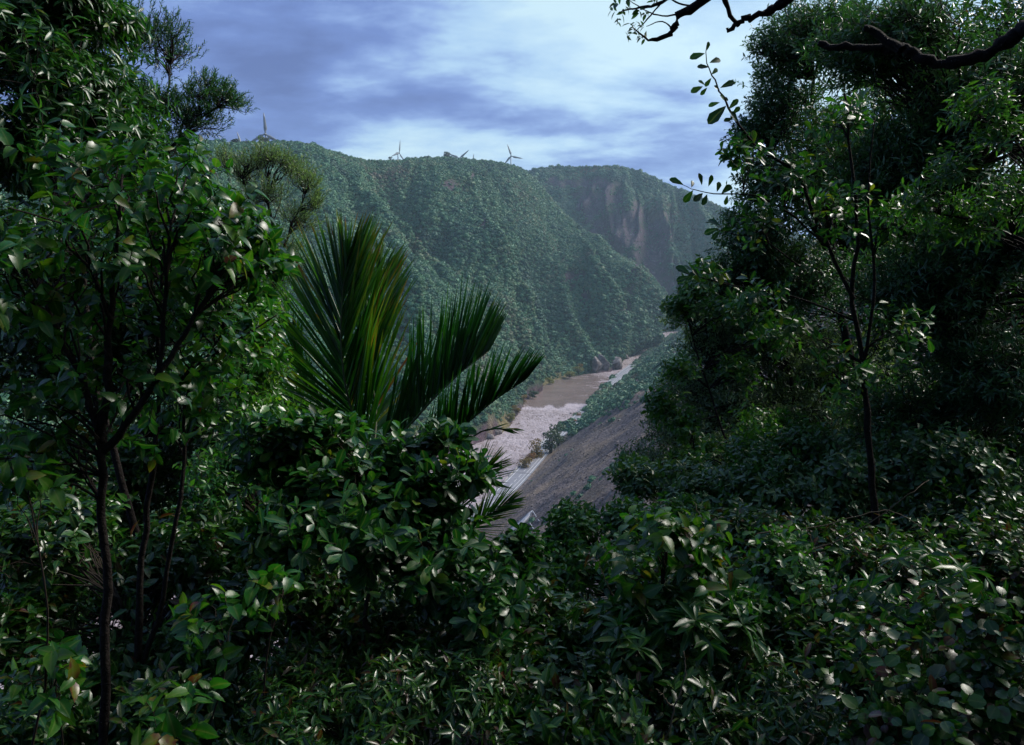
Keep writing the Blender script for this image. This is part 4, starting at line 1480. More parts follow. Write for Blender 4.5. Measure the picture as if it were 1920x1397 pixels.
plant('kanuka_tree', 'grey-olive feathery tree standing in front of the far ridge under the nearest turbine', 'tree',
      [(455, 330, 17, 34, 48, .6, 10, .3), (482, 312, 17, 28, 46, .6, 10, .28), (508, 302, 17, 26, 40, .6, 9, .26), (532, 310, 17, 26, 46, .6, 9, .28), (556, 328, 17, 26, 52, .6, 10, .28), (580, 352, 17, 22, 46, .5, 8, .25), (590, 390, 17, 18, 40, .5, 6, .22),
       (500, 370, 17, 70, 50, .8, 16, .34), (555, 410, 17, 45, 60, .7, 14, .34), (480, 440, 17, 60, 70, .8, 18, .36), (540, 490, 17, 45, 80, .7, 16, .34), (425, 310, 17, 34, 38, .5, 8, .26), (500, 560, 17, 70, 80, .7, 20, .36)],
      'narrow', M_LEAF_OLIVE, 0.07, 'needle', 12, .30, 9, seed=102, group=TR, up=1.0, branch_r=0.014, bark=M_BARK, stem_r=.08,
      stems=[([(520, 760, 17), (518, 600, 17), (512, 470, 17), (505, 360, 17)], .09, .02), ([(515, 540, 17), (540, 440, 17), (572, 365, 17)], .04, .01), ([(515, 500, 17), (480, 410, 17), (455, 335, 17)], .04, .01)])
plant('dense_tree', 'tall dark tree filling the top corner beside the lacy tree', 'tree',
      [(70, 90, 7.2, 150, 130, 1.2, 60, .36), (150, 190, 7.0, 110, 100, 1.0, 42, .34), (40, 290, 6.8, 130, 110, 1.0, 44, .36), (215, 260, 7.0, 50, 70, .6, 20, .3), (190, 330, 6.8, 100, 60, .7, 26, .3), (160, 30, 7.2, 70, 60, .7, 22, .32)],
      'long', M_LEAF_GLOSSY, 0.095, 'whorl', 9, .16, 13, seed=103, group=TR, bark=M_BARK, stem_r=.05, branch_r=0.014, parts=150, tint=(.38, .22), size_min=12)
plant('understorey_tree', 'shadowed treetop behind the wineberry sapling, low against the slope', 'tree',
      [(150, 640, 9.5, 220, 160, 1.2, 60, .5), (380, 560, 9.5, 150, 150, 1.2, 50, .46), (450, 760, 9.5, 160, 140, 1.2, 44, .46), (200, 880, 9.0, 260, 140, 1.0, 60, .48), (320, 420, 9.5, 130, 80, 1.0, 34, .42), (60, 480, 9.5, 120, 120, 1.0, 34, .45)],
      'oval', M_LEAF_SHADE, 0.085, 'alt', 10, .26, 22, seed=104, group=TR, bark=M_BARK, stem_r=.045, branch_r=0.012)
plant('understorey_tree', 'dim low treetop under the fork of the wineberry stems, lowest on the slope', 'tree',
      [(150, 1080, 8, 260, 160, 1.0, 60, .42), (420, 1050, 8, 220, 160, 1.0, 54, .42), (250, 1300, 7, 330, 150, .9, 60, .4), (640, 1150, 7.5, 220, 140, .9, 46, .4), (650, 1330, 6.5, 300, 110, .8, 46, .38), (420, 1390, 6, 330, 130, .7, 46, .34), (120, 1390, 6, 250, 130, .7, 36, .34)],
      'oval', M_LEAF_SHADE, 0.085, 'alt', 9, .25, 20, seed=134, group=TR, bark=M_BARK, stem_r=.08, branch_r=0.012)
plant('leafy_shrub', 'yellow-green small-leaved shrub squeezed between wineberry and the tall fronds', 'shrub',
      [(430, 480, 6.4, 70, 60, .4, 22, .18), (455, 590, 6.4, 60, 90, .5, 30, .18), (465, 690, 6.2, 60, 80, .4, 22, .18), (410, 600, 6.4, 70, 80, .5, 22, .2), (470, 790, 6, 70, 80, .4, 22, .18)],
      'small', M_LEAF_LIME, 0.055, 'alt', 11, .17, 13, seed=105, group=OV, branch_r=.006, tint=(.4, .25))
plant('leafy_shrub', 'lime tinted low shrub beneath the fronds, behind the glossy bush', 'shrub',
      [(500, 850, 5.6, 80, 60, .4, 22, .2), (420, 900, 5.4, 80, 70, .4, 20, .22), (540, 960, 5.2, 60, 60, .4, 16, .2)],
      'small', M_LEAF_LIME, 0.05, 'alt', 11, .16, 13, seed=106, group=OV, branch_r=.006, tint=(.3, .25))
plant('wineberry_sapling', 'wineberry sapling with dark forked stems and big toothed leaves in the corner foreground', 'tree',
      [(120, 480, 3.4, 260, 230, .7, 26, .15), (330, 440, 3.5, 230, 170, .7, 26, .15), (430, 470, 3.5, 130, 120, .5, 12, .14), (200, 700, 3.4, 260, 200, .6, 20, .15), (60, 820, 3.1, 150, 190, .5, 13, .14), (490, 510, 3.6, 80, 80, .4, 7, .12), (250, 330, 3.6, 220, 90, .6, 14, .14)],
      'toothed', M_LEAF_BROAD, 0.064, 'alt', 6, .12, 4, seed=107, group=TR, bark=M_BARK, parts=260, droop=.35, tint=(.42, .2), branch_r=.006,
      stems=[([(196, 1500, 3.2), (196, 1300, 3.2), (200, 1100, 3.2), (190, 950, 3.2), (192, 830, 3.2)], .021, .017), ([(192, 830, 3.2), (165, 740, 3.2), (120, 640, 3.2), (70, 540, 3.2)], .018, .005),
             ([(192, 830, 3.2), (200, 720, 3.2), (205, 600, 3.2), (215, 480, 3.25), (230, 330, 3.3)], .02, .005), ([(192, 850, 3.2), (245, 790, 3.2), (300, 700, 3.25), (350, 620, 3.3), (420, 500, 3.35), (470, 440, 3.4)], .018, .004),
             ([(205, 600, 3.2), (170, 500, 3.2), (110, 400, 3.3)], .01, .004), ([(300, 700, 3.25), (310, 560, 3.3), (320, 420, 3.35)], .01, .004)])
plant('wineberry_sapling', 'thin dark-stemmed sapling just behind the forked wineberry stems', 'tree',
      [(330, 560, 3.9, 200, 160, .5, 20, .13), (440, 640, 4.0, 110, 100, .5, 12, .13), (350, 760, 3.9, 130, 110, .5, 12, .13)],
      'toothed', M_LEAF_BROAD, 0.06, 'alt', 6, .12, 4, seed=108, group=TR, bark=M_BARK, parts=110, droop=.3, tint=(.45, .2), branch_r=.005,
      stems=[([(245, 1480, 3.8), (255, 1250, 3.8), (268, 1050, 3.8), (282, 900, 3.8), (295, 760, 3.8), (298, 600, 3.85), (305, 470, 3.9)], .024, .006), ([(262, 1250, 3.8), (300, 1150, 3.8), (330, 980, 3.8), (345, 860, 3.85), (350, 740, 3.9), (420, 620, 3.95)], .015, .005),
             ([(295, 760, 3.8), (350, 700, 3.85), (440, 640, 3.9), (520, 590, 4.0)], .009, .003)])
plant('glossy_bush', 'glossy dark green bush in front of the palm, bright sky glints on its leaves', 'shrub',
      [(600, 905, 4.5, 90, 70, .4, 17, .14), (690, 890, 4.6, 70, 65, .4, 12, .13), (780, 930, 4.4, 80, 75, .4, 15, .13), (570, 980, 4.3, 100, 90, .4, 20, .15), (700, 1000, 4.2, 110, 90, .4, 22, .15), (810, 1000, 4.3, 80, 90, .4, 17, .14), (540, 880, 4.6, 60, 60, .3, 9, .12),
       (830, 845, 4.6, 38, 60, .2, 6, .10), (640, 830, 4.7, 40, 50, .2, 5, .09), (745, 860, 4.7, 35, 50, .2, 5, .09), (585, 830, 4.6, 40, 50, .2, 5, .09), (505, 825, 4.6, 45, 60, .2, 6, .1), (865, 905, 4.4, 32, 55, .2, 5, .09)],
      'obovate', M_LEAF_GLOSSY, 0.085, 'alt', 8, .13, 6, seed=109, group=OV, parts=280, tint=(.45, .22), branch_r=.006, stem_r=.025, droop=.1)
plant('glossy_bush', 'leggy glossy bush at the river-side edge under the short palm fronds', 'shrub',
      [(850, 1070, 4.4, 70, 70, .35, 18, .14), (940, 1080, 4.4, 60, 60, .3, 12, .13), (820, 1080, 4.2, 90, 70, .35, 16, .15), (905, 1130, 4.0, 90, 70, .35, 18, .15), (985, 1030, 4.5, 22, 30, .2, 4, .08)],
      'obovate', M_LEAF_GLOSSY, 0.08, 'alt', 8, .12, 6, seed=110, group=OV, parts=130, tint=(.35, .22), branch_r=.005)
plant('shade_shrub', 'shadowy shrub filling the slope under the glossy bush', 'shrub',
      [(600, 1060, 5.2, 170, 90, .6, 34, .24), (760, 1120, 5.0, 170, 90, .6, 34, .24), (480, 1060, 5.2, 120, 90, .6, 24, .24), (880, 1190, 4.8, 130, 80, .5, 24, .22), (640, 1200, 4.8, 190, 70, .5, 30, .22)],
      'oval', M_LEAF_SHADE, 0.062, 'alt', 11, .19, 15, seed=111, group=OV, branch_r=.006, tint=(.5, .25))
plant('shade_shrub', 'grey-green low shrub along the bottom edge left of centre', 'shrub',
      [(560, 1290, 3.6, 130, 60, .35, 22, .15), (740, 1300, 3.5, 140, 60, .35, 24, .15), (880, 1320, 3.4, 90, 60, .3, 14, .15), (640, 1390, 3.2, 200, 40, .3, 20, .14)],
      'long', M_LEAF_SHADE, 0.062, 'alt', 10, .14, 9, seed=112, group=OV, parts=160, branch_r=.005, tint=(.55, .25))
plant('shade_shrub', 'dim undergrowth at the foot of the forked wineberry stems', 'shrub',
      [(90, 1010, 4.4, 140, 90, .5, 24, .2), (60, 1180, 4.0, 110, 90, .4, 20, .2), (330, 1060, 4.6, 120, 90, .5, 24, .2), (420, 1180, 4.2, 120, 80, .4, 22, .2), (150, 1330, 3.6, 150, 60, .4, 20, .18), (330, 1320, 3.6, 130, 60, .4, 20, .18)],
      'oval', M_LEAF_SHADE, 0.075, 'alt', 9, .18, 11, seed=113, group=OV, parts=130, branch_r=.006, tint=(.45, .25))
for (u, v, D, ru, rv, nl, lab, sd) in [(530, 1110, 3.3, 70, 60, 3, 'seedling with one bright toothed leaf below the glossy bush', 114), (60, 905, 2.9, 110, 80, 4, 'seedling with large yellow-green leaves at the left edge', 115),
                                      (420, 1170, 3.3, 120, 90, 5, 'seedling with toothed leaves low between thin sapling and shadowy shrub', 116), (80, 1260, 2.9, 120, 90, 5, 'seedling with toothed leaves in the bottom left corner', 117),
                                      (330, 1360, 2.8, 110, 80, 4, 'seedling at the bottom edge beside the forked wineberry stems', 118)]:
    plant('broadleaf_seedling', lab, 'plant', [(u, v, D, ru, rv, .2, nl, .1)], 'toothed', M_LEAF_BROAD, 0.075, 'alt', 5, .10, 3, seed=sd, group=OV, parts=40, droop=.2, tint=(.55, .2), branch_r=.003, stem_r=.008)

# --- centre and right, back to front
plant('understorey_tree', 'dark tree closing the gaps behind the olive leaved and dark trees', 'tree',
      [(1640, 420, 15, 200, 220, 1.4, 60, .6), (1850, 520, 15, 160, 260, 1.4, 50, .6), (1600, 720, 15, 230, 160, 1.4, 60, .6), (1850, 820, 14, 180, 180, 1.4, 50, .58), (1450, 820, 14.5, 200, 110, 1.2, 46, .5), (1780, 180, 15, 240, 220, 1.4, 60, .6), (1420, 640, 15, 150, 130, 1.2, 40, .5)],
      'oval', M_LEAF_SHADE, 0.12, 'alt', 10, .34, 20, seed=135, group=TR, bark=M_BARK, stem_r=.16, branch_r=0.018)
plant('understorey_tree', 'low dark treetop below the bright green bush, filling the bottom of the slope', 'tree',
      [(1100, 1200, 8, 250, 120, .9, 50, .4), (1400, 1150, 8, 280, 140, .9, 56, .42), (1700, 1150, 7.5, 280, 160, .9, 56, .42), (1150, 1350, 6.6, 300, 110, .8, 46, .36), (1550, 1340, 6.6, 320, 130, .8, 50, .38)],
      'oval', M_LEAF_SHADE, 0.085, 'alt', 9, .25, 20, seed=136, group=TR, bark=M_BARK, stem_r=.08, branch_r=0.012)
plant('bushy_tree', 'olive leaved tree leaning into the gorge, its edge against hill and scree', 'tree',
      [(1348, 650, 12.5, 95, 65, .9, 40, .34), (1302, 730, 12.5, 85, 70, .8, 30, .32), (1360, 760, 12, 110, 70, 1, 50, .36), (1275, 810, 11.5, 85, 70, .7, 26, .3), (1430, 640, 12.5, 110, 90, 1, 60, .38), (1290, 600, 12.5, 50, 40, .5, 14, .22), (1225, 885, 10.5, 85, 65, .6, 26, .28),
       (1350, 860, 10.5, 110, 60, .8, 40, .32), (1480, 780, 12, 120, 100, 1, 50, .38), (1560, 700, 12.5, 120, 150, 1, 60, .4), (1350, 560, 12.3, 90, 70, .8, 34, .32), (1440, 500, 12.2, 110, 80, .8, 34, .34), (1400, 880, 10.8, 120, 80, .8, 40, .32)],
      'small', M_LEAF_OLIVE, 0.058, 'alt', 12, .28, 12, seed=120, group=TR, bark=M_BARK, stem_r=.1, branch_r=.012, tint=(.35, .2),
      stems=[([(1490, 1010, 11.6), (1500, 880, 11.8), (1490, 760, 12), (1470, 640, 12.3)], .07, .02), ([(1490, 900, 11.8), (1420, 790, 12), (1340, 720, 12.3)], .035, .008), ([(1495, 860, 11.8), (1560, 740, 12.2), (1580, 620, 12.4)], .04, .01)])
plant('bushy_tree', 'tall fine-leaved tree with its ragged edge against the sky above the back hill', 'tree',
      [(1475, 120, 11.5, 75, 120, .8, 34, .32), (1455, 230, 11.5, 80, 100, .8, 34, .32), (1440, 340, 11.5, 75, 90, .8, 28, .3), (1420, 440, 11.5, 85, 90, .8, 34, .32), (1375, 525, 11.8, 85, 65, .7, 24, .3), (1540, 300, 11.5, 90, 170, 1, 60, .4), (1530, 80, 11.5, 90, 90, 1, 44, .38), (1500, 520, 11.5, 110, 90, 1, 44, .38), (1400, 270, 11.5, 40, 35, .4, 10, .2), (1430, 100, 11.5, 32, 45, .3, 5, .2)],
      'small', M_LEAF_FINE, 0.066, 'alt', 12, .28, 12, seed=121, group=TR, bark=M_BARK, stem_r=.12, branch_r=.014, tint=(.45, .22), up=.6,
      stems=[([(1620, 1000, 11), (1600, 760, 11.2), (1570, 540, 11.4), (1540, 300, 11.5), (1510, 100, 11.5)], .1, .02), ([(1560, 480, 11.4), (1490, 380, 11.5), (1440, 290, 11.5)], .035, .008), ([(1575, 560, 11.4), (1500, 500, 11.5), (1420, 480, 11.6)], .03, .008)])
plant('dense_tree', 'massive dark tree closing the right hand side below the black limb', 'tree',
      [(1680, 90, 9, 160, 110, 1, 60, .4), (1850, 180, 8.5, 120, 140, 1, 44, .38), (1680, 320, 9, 140, 140, 1, 60, .4), (1850, 440, 8.5, 130, 150, 1, 50, .4), (1700, 560, 9, 160, 140, 1, 56, .4), (1860, 720, 8, 120, 150, 1, 44, .38), (1690, 780, 9, 160, 130, 1, 50, .4), (1840, 920, 7.5, 120, 100, .8, 34, .34), (2050, 250, 9, 160, 260, 1, 44, .42), (2060, 650, 8.5, 170, 260, 1, 44, .42)],
      'narrow', M_LEAF_FINE, 0.09, 'alt', 12, .24, 17, seed=122, group=TR, bark=M_BARK, stem_r=.16, branch_r=.016, tint=(.45, .2))
plant('leafy_sapling', 'light green compound-leaved branch reaching in from the right edge', 'tree',
      [(1860, 210, 5.4, 60, 50, .3, 12, .17), (1740, 390, 5.4, 50, 35, .3, 10, .15), (1820, 420, 5.4, 90, 45, .35, 18, .17), (1900, 380, 5.2, 50, 50, .3, 10, .16), (1790, 330, 5.4, 35, 35, .25, 6, .15), (1880, 270, 5.3, 40, 30, .3, 7, .15)],
      'long', M_LEAF_LIME, 0.06, 'alt', 10, .17, 5, seed=123, group=TR, bark=M_BARK, branch_r=.006, tint=(.25, .2), parts=160, lean=(-.4, 0, 0.1),
      stems=[([(1990, 900, 5.2), (1980, 640, 5.2), (1950, 500, 5.2), (1880, 430, 5.3), (1760, 400, 5.4)], .03, .006), ([(1985, 560, 5.2), (1940, 330, 5.2), (1870, 220, 5.4)], .014, .005)])
SAPLING = plant('coprosma_sapling', 'thin open sapling with three dark upright stems before the dark tree', 'tree',
      [(1400, 300, 6.2, 40, 25, .3, 5, .15), (1480, 340, 6.2, 50, 40, .3, 5, .16), (1590, 230, 6.2, 50, 60, .3, 7, .17), (1560, 400, 6.2, 60, 50, .3, 5, .16), (1430, 420, 6.2, 60, 40, .3, 6, .16), (1330, 525, 6.3, 40, 15, .2, 4, .13), (1420, 560, 6.2, 70, 40, .3, 7, .16),
       (1680, 620, 6.2, 70, 60, .3, 6, .17), (1560, 700, 6.2, 80, 60, .3, 7, .17), (1480, 620, 6.2, 60, 40, .3, 5, .16), (1670, 420, 6.2, 50, 60, .3, 5, .16)],
      'obovate', M_LEAF_GLOSSY, 0.075, 'alt', 8, .17, 4, seed=124, group=TR, bark=M_BARK, branch_r=.005, parts=200, tint=(.5, .22),
      stems=[([(1640, 1010, 6.1), (1636, 900, 6.1), (1628, 780, 6.1), (1618, 680, 6.2), (1600, 560, 6.2), (1608, 440, 6.2), (1600, 320, 6.2), (1582, 180, 6.2)], .035, .007), ([(1600, 560, 6.2), (1560, 480, 6.2), (1520, 390, 6.2), (1490, 320, 6.2), (1430, 285, 6.2), (1387, 237, 6.2), (1353, 179, 6.2), (1337, 146, 6.2), (1324, 110, 6.2), (1326, 80, 6.2)], .017, .002),
             ([(1618, 680, 6.2), (1640, 540, 6.2), (1628, 380, 6.2), (1640, 220, 6.2)], .016, .004), ([(1560, 470, 6.2), (1480, 400, 6.2), (1420, 368, 6.2), (1350, 364, 6.2), (1310, 358, 6.2), (1280, 347, 6.2)], .009, .002), ([(1600, 600, 6.2), (1500, 560, 6.2), (1400, 540, 6.2), (1330, 525, 6.2), (1285, 512, 6.2)], .009, .002), ([(1500, 500, 6.2), (1430, 450, 6.2), (1380, 440, 6.2), (1340, 428, 6.2)], .007, .002)])
plant('leafy_sapling', 'yellow-green leafy sprays standing out at the gorge edge of the olive tree', 'tree',
      [(1285, 585, 10, 40, 32, .4, 9, .13), (1310, 555, 10, 50, 36, .4, 10, .15), (1250, 765, 9.6, 38, 40, .4, 9, .14), (1290, 800, 9.6, 50, 34, .4, 9, .15), (1200, 885, 9.2, 38, 36, .4, 9, .14), (1285, 700, 9.8, 34, 30, .3, 6, .13), (1360, 590, 10, 60, 40, .4, 9, .16), (1320, 860, 9.4, 70, 40, .4, 11, .17), (1390, 700, 9.8, 60, 50, .4, 9, .17), (1450, 640, 9.8, 60, 50, .4, 8, .17), (1420, 800, 9.5, 70, 50, .4, 10, .17)],
      'oval', M_LEAF_LIME, 0.075, 'alt', 9, .2, 7, seed=137, group=TR, bark=M_BARK, branch_r=.007, tint=(.35, .25), lean=(-.4, -.2, .1),
      stems=[([(1400, 1050, 9.2), (1380, 900, 9.4), (1340, 760, 9.7), (1300, 640, 9.9), (1290, 570, 10)], .022, .005), ([(1375, 880, 9.4), (1300, 850, 9.4), (1210, 880, 9.3)], .012, .004), ([(1345, 780, 9.7), (1290, 790, 9.6), (1250, 770, 9.6)], .010, .004)])
plant('leafy_shrub', 'sunlit bright green bush at the lip of the scree, centre of the near slope', 'shrub',
      [(1080, 985, 6.2, 60, 30, .4, 18, .19), (1180, 985, 6.2, 70, 35, .4, 20, .2), (1060, 1060, 5.8, 70, 50, .4, 22, .2), (1180, 1060, 5.6, 90, 60, .5, 28, .2), (1290, 1000, 6.0, 80, 50, .4, 24, .2), (1010, 1090, 5.6, 40, 50, .3, 12, .18)],
      'oval', M_LEAF_LIME, 0.062, 'alt', 9, .16, 11, seed=125, group=OV, branch_r=.006, tint=(.22, .22), parts=160, size_min=13)
plant('leafy_shrub', 'green bush climbing the slope between scree and the open sapling', 'shrub',
      [(1200, 905, 8.2, 50, 30, .4, 18, .22), (1300, 920, 7.5, 80, 40, .5, 24, .22), (1420, 930, 7.2, 100, 50, .5, 28, .22), (1540, 930, 7.0, 90, 50, .5, 24, .22), (1660, 970, 6.8, 120, 70, .5, 32, .2), (1700, 930, 7.4, 100, 60, .5, 26, .22)],
      'oval', M_LEAF_FINE, 0.07, 'alt', 10, .18, 12, seed=126, group=OV, branch_r=.006, tint=(.6, .22))
plant('leafy_shrub', 'light green bush rising in front of the olive tree trunk', 'shrub',
      [(1420, 880, 7.6, 70, 70, .5, 18, .2), (1500, 840, 7.8, 55, 80, .5, 14, .2), (1350, 930, 7.4, 70, 60, .5, 14, .2)],
      'oval', M_LEAF_LIME, 0.07, 'alt', 10, .2, 11, seed=138, group=OV, branch_r=.006, tint=(.2, .2))
plant('leafy_shrub', 'ragged mid-green bush rising beside the foot of the open sapling', 'shrub',
      [(1720, 870, 7.2, 80, 100, .5, 22, .2), (1810, 900, 6.8, 80, 100, .5, 20, .2), (1580, 880, 7.2, 60, 70, .5, 14, .2)],
      'obovate', M_LEAF_FINE, 0.075, 'alt', 9, .2, 10, seed=139, group=OV, branch_r=.006, tint=(.5, .22))
plant('leafy_shrub', 'pale green clump standing up from the dark undergrowth below the sapling', 'shrub',
      [(1480, 1080, 4.7, 80, 70, .4, 16, .15), (1420, 1150, 4.5, 70, 60, .35, 12, .15)],
      'obovate', M_LEAF_LIME, 0.065, 'alt', 8, .14, 8, seed=140, group=OV, branch_r=.005, tint=(.15, .2), parts=120)
plant('rosette_shrub', 'whorled long-leaved clump near the bottom right, behind the rounded leaves', 'shrub',
      [(1660, 1170, 4.2, 90, 60, .35, 9, .14), (1760, 1110, 4.4, 70, 60, .35, 7, .14)],
      'long', M_LEAF_GLOSSY, 0.11, 'whorl', 9, .14, 3, seed=141, group=OV, branch_r=.005, tint=(.4, .2), parts=120, up=.9)
plant('glossy_bush', 'broad-leaved bush with brown-tinged leaves in front of the bright green bush', 'shrub',
      [(1230, 1010, 4.2, 60, 40, .25, 8, .15), (1290, 1060, 4.2, 50, 40, .25, 6, .15), (1170, 1080, 4.2, 50, 50, .25, 6, .15), (1330, 1030, 4.3, 30, 30, .2, 4, .14)],
      'toothed', M_LEAF_BROAD, 0.09, 'alt', 6, .15, 3, seed=127, group=OV, parts=110, branch_r=.005, tint=(.55, .25), droop=.3)
plant('rosette_shrub', 'shrub with starry whorls of long leaves in the middle of the near slope', 'shrub',
      [(1270, 1160, 4.0, 80, 50, .3, 10, .14), (1180, 1200, 3.9, 60, 50, .3, 7, .14), (1360, 1190, 4.0, 60, 50, .3, 7, .14)],
      'long', M_LEAF_GLOSSY, 0.12, 'whorl', 9, .12, 3, seed=128, group=OV, parts=180, branch_r=.005, tint=(.5, .2), up=.9, droop=.12)
plant('shade_shrub', 'dense small-leaved groundcover bush on the slope beneath the open sapling', 'shrub',
      [(1420, 1020, 5.6, 110, 60, .5, 28, .2), (1560, 1050, 5.4, 120, 60, .5, 30, .2), (1700, 1080, 5.2, 120, 70, .5, 30, .2), (1480, 1130, 4.8, 130, 60, .4, 28, .18), (1340, 1110, 5.0, 90, 60, .4, 20, .18), (1850, 1060, 5.4, 100, 80, .5, 26, .2)],
      'oval', M_LEAF_SHADE, 0.065, 'alt', 10, .17, 13, seed=129, group=OV, branch_r=.006, tint=(.62, .25))
plant('shade_shrub', 'dark glinting undergrowth across the bottom centre', 'shrub',
      [(1010, 1180, 4.4, 100, 60, .4, 22, .18), (1100, 1220, 4.2, 120, 60, .4, 26, .18), (980, 1290, 3.8, 110, 70, .4, 24, .17), (1140, 1320, 3.6, 120, 60, .4, 22, .17), (1260, 1290, 3.8, 100, 60, .4, 20, .17), (1050, 1390, 3.4, 150, 40, .3, 16, .16)],
      'oval', M_LEAF_SHADE, 0.07, 'alt', 9, .16, 9, seed=130, group=OV, parts=150, branch_r=.005, tint=(.5, .25))
plant('shade_shrub', 'dark trailing undergrowth along the bottom right of centre', 'shrub',
      [(1400, 1290, 3.9, 110, 60, .4, 22, .17), (1540, 1230, 4.2, 130, 60, .4, 26, .18), (1650, 1300, 3.8, 120, 70, .4, 24, .17), (1500, 1380, 3.4, 150, 40, .3, 18, .16), (1330, 1390, 3.4, 90, 40, .3, 12, .16)],
      'long', M_LEAF_SHADE, 0.075, 'alt', 9, .17, 9, seed=131, group=OV, parts=130, branch_r=.005, tint=(.5, .27))
plant('broadleaf_bush', 'bush of big rounded leaves in the bottom right corner', 'shrub',
      [(1800, 1180, 3.4, 110, 70, .35, 12, .17), (1700, 1250, 3.2, 90, 60, .3, 9, .16), (1850, 1300, 2.9, 80, 70, .3, 9, .16), (1740, 1360, 2.8, 120, 90, .3, 10, .13), (1900, 1380, 2.7, 120, 110, .3, 12, .13), (1880, 1210, 3.0, 100, 90, .3, 10, .14), (1600, 1180, 3.6, 70, 50, .3, 6, .16), (1620, 1350, 3.0, 70, 40, .3, 5, .15)],
      'round', M_LEAF_SHADE, 0.052, 'alt', 6, .15, 4, seed=132, group=OV, parts=250, branch_r=.005, tint=(.6, .25), droop=.2)
plant('shade_shrub', 'black-green thicket under the dark tree by the right edge', 'shrub',
      [(1820, 1000, 6.2, 130, 90, .6, 30, .24), (1880, 1140, 5.6, 100, 90, .5, 24, .22), (1760, 1130, 5.8, 120, 70, .5, 24, .22), (1840, 1260, 4.8, 140, 80, .5, 26, .2), (2060, 1050, 5.6, 180, 160, .6, 34, .24), (2080, 1280, 4.6, 180, 120, .5, 28, .22), (1700, 1200, 5.2, 120, 60, .4, 22, .2)],
      'oval', M_LEAF_SHADE, 0.07, 'alt', 10, .18, 14, seed=133, group=OV, branch_r=.006, tint=(.35, .22))

for lab, runs, seed in [('thin pale vine stems trailing across the thicket below the open sapling', [[(1420, 1000, 5.0), (1540, 985, 5.0), (1640, 960, 5.0), (1690, 965, 5.0), (1760, 1010, 5.0)], [(1500, 1040, 4.8), (1600, 1000, 4.8), (1700, 930, 4.8), (1740, 900, 4.9)], [(1510, 985, 4.9), (1525, 1025, 4.9), (1530, 1050, 4.9)]], 1),
                        ('two bare arching stems among the leaves by the scree lip', [[(1350, 1090, 4.4), (1330, 1010, 4.4), (1300, 940, 4.6)], [(1170, 1150, 4.2), (1135, 1090, 4.2), (1120, 1040, 4.3)]], 2),
                        ('crooked dry stem low in the bottom centre undergrowth', [[(1245, 1400, 3.3), (1265, 1330, 3.3), (1285, 1260, 3.35), (1280, 1220, 3.4)], [(1265, 1330, 3.3), (1230, 1290, 3.3)]], 3)]:
    o_ = at(*runs[0][0])
    a3 = Acc()
    for k, run in enumerate(runs):
        S = smooth_path(np.array([at(*p) for p in run]), 20) + np.random.default_rng(seed * 10 + k).normal(0, .004, (20, 3))
        V, F = tube(S, np.linspace(.005, .002, 20), 5)
        a3.add(V, F)
    link('bare_stem', a3.mesh('bare_stem', [M_VINE], True, origin=o_), None, o_, label=lab, category='stem', group='bare stems')

# --- the overhanging tree: black limb across the top right corner, with an unseen crown added to shade the lookout
tb = np.array([5.2, 0.8, 0.0])
tb[2] = float(ground_z(tb[0], tb[1]))
over = thing('overhanging_tree', 'old tree with a thick black limb across the top right corner', 'tree', tb, TR)
acc = Acc()
fork = np.array([4.9, 1.6, 131.8])


def limb(pts, r0, r1, n=26, seg=9, knob=0.10):
    S = smooth_path(np.array(pts), n)
    rr = np.linspace(r0, r1, n) * (1 + knob * rng.normal(0, 1, n))
    S = S + rng.normal(0, r0 * 0.16, S.shape)
    V, F = tube(S, rr, seg)
    acc.add(V, F)
    return S


limb([tb - [0, 0, .3], tb + [-.1, .3, 1.6], fork, fork + [-.2, .3, 2.2], fork + [-1.0, -.6, 4.4]], .22, .10)
limb([fork, at(2050, 10, 4.6), at(1930, 52, 5.0), at(1830, 108, 5.1), at(1745, 114, 5.2), at(1690, 90, 5.3), at(1620, 92, 5.4), at(1535, 82, 5.5)], .055, .020, 48, 9, .13)
limb([at(1690, 95, 5.2), at(1640, 60, 5.3), at(1622, 52, 5.3)], .03, .02, 8, 6)
limb([fork + [-.1, .2, .8], at(1700, -160, 4.6), at(1560, -60, 5.0), at(1463, 5, 5.2), at(1440, 22, 5.2), at(1400, 36, 5.2), at(1362, 58, 5.2)], .05, .010, 40, 8, .13)
limb([at(1385, 48, 5.2), at(1372, 35, 5.2), at(1362, 8, 5.2), at(1350, -30, 5.2)], .016, .012, 8, 6)
limb([fork + [-.1, .2, 1.0], at(1600, -260, 4.6), at(1400, -90, 5.0), at(1320, 0, 5.2), at(1280, 25, 5.2), at(1262, 55, 5.2), at(1240, 70, 5.2), at(1215, 75, 5.2), at(1190, 55, 5.2)], .05, .003)
limb([at(1400, -90, 5.0), at(1290, -30, 5.2), at(1240, 5, 5.2), at(1195, 15, 5.2), at(1160, 22, 5.2)], .02, .003)
limb([at(1280, 25, 5.2), at(1245, 30, 5.2), at(1215, 22, 5.2), at(1180, 0, 5.2)], .007, .002, 12, 5)
limb([at(1262, 55, 5.2), at(1240, 40, 5.2), at(1212, 50, 5.2)], .006, .002, 10, 5)
limb([at(1300, 12, 5.2), at(1270, 5, 5.2), at(1240, -12, 5.2)], .008, .003, 10, 5)
limb([at(1240, 5, 5.2), at(1210, 40, 5.2), at(1188, 62, 5.2)], .006, .002, 10, 5)
for q in ((-3.4, -1.5, 6.2), (-1.0, 2.4, 5.2), (2.5, -2.5, 6.6), (-4.5, 1.0, 6.8), (0.8, -4.5, 7.4), (-6.5, -2.0, 7.2), (3.8, 3.0, 6.0)):
    limb([fork + [-.2, .3, 2.2], fork * .5 + (CAM + np.array(q)) * .5 + [0, 0, 1.3], CAM + np.array(q)], .07, .02, 14, 6)
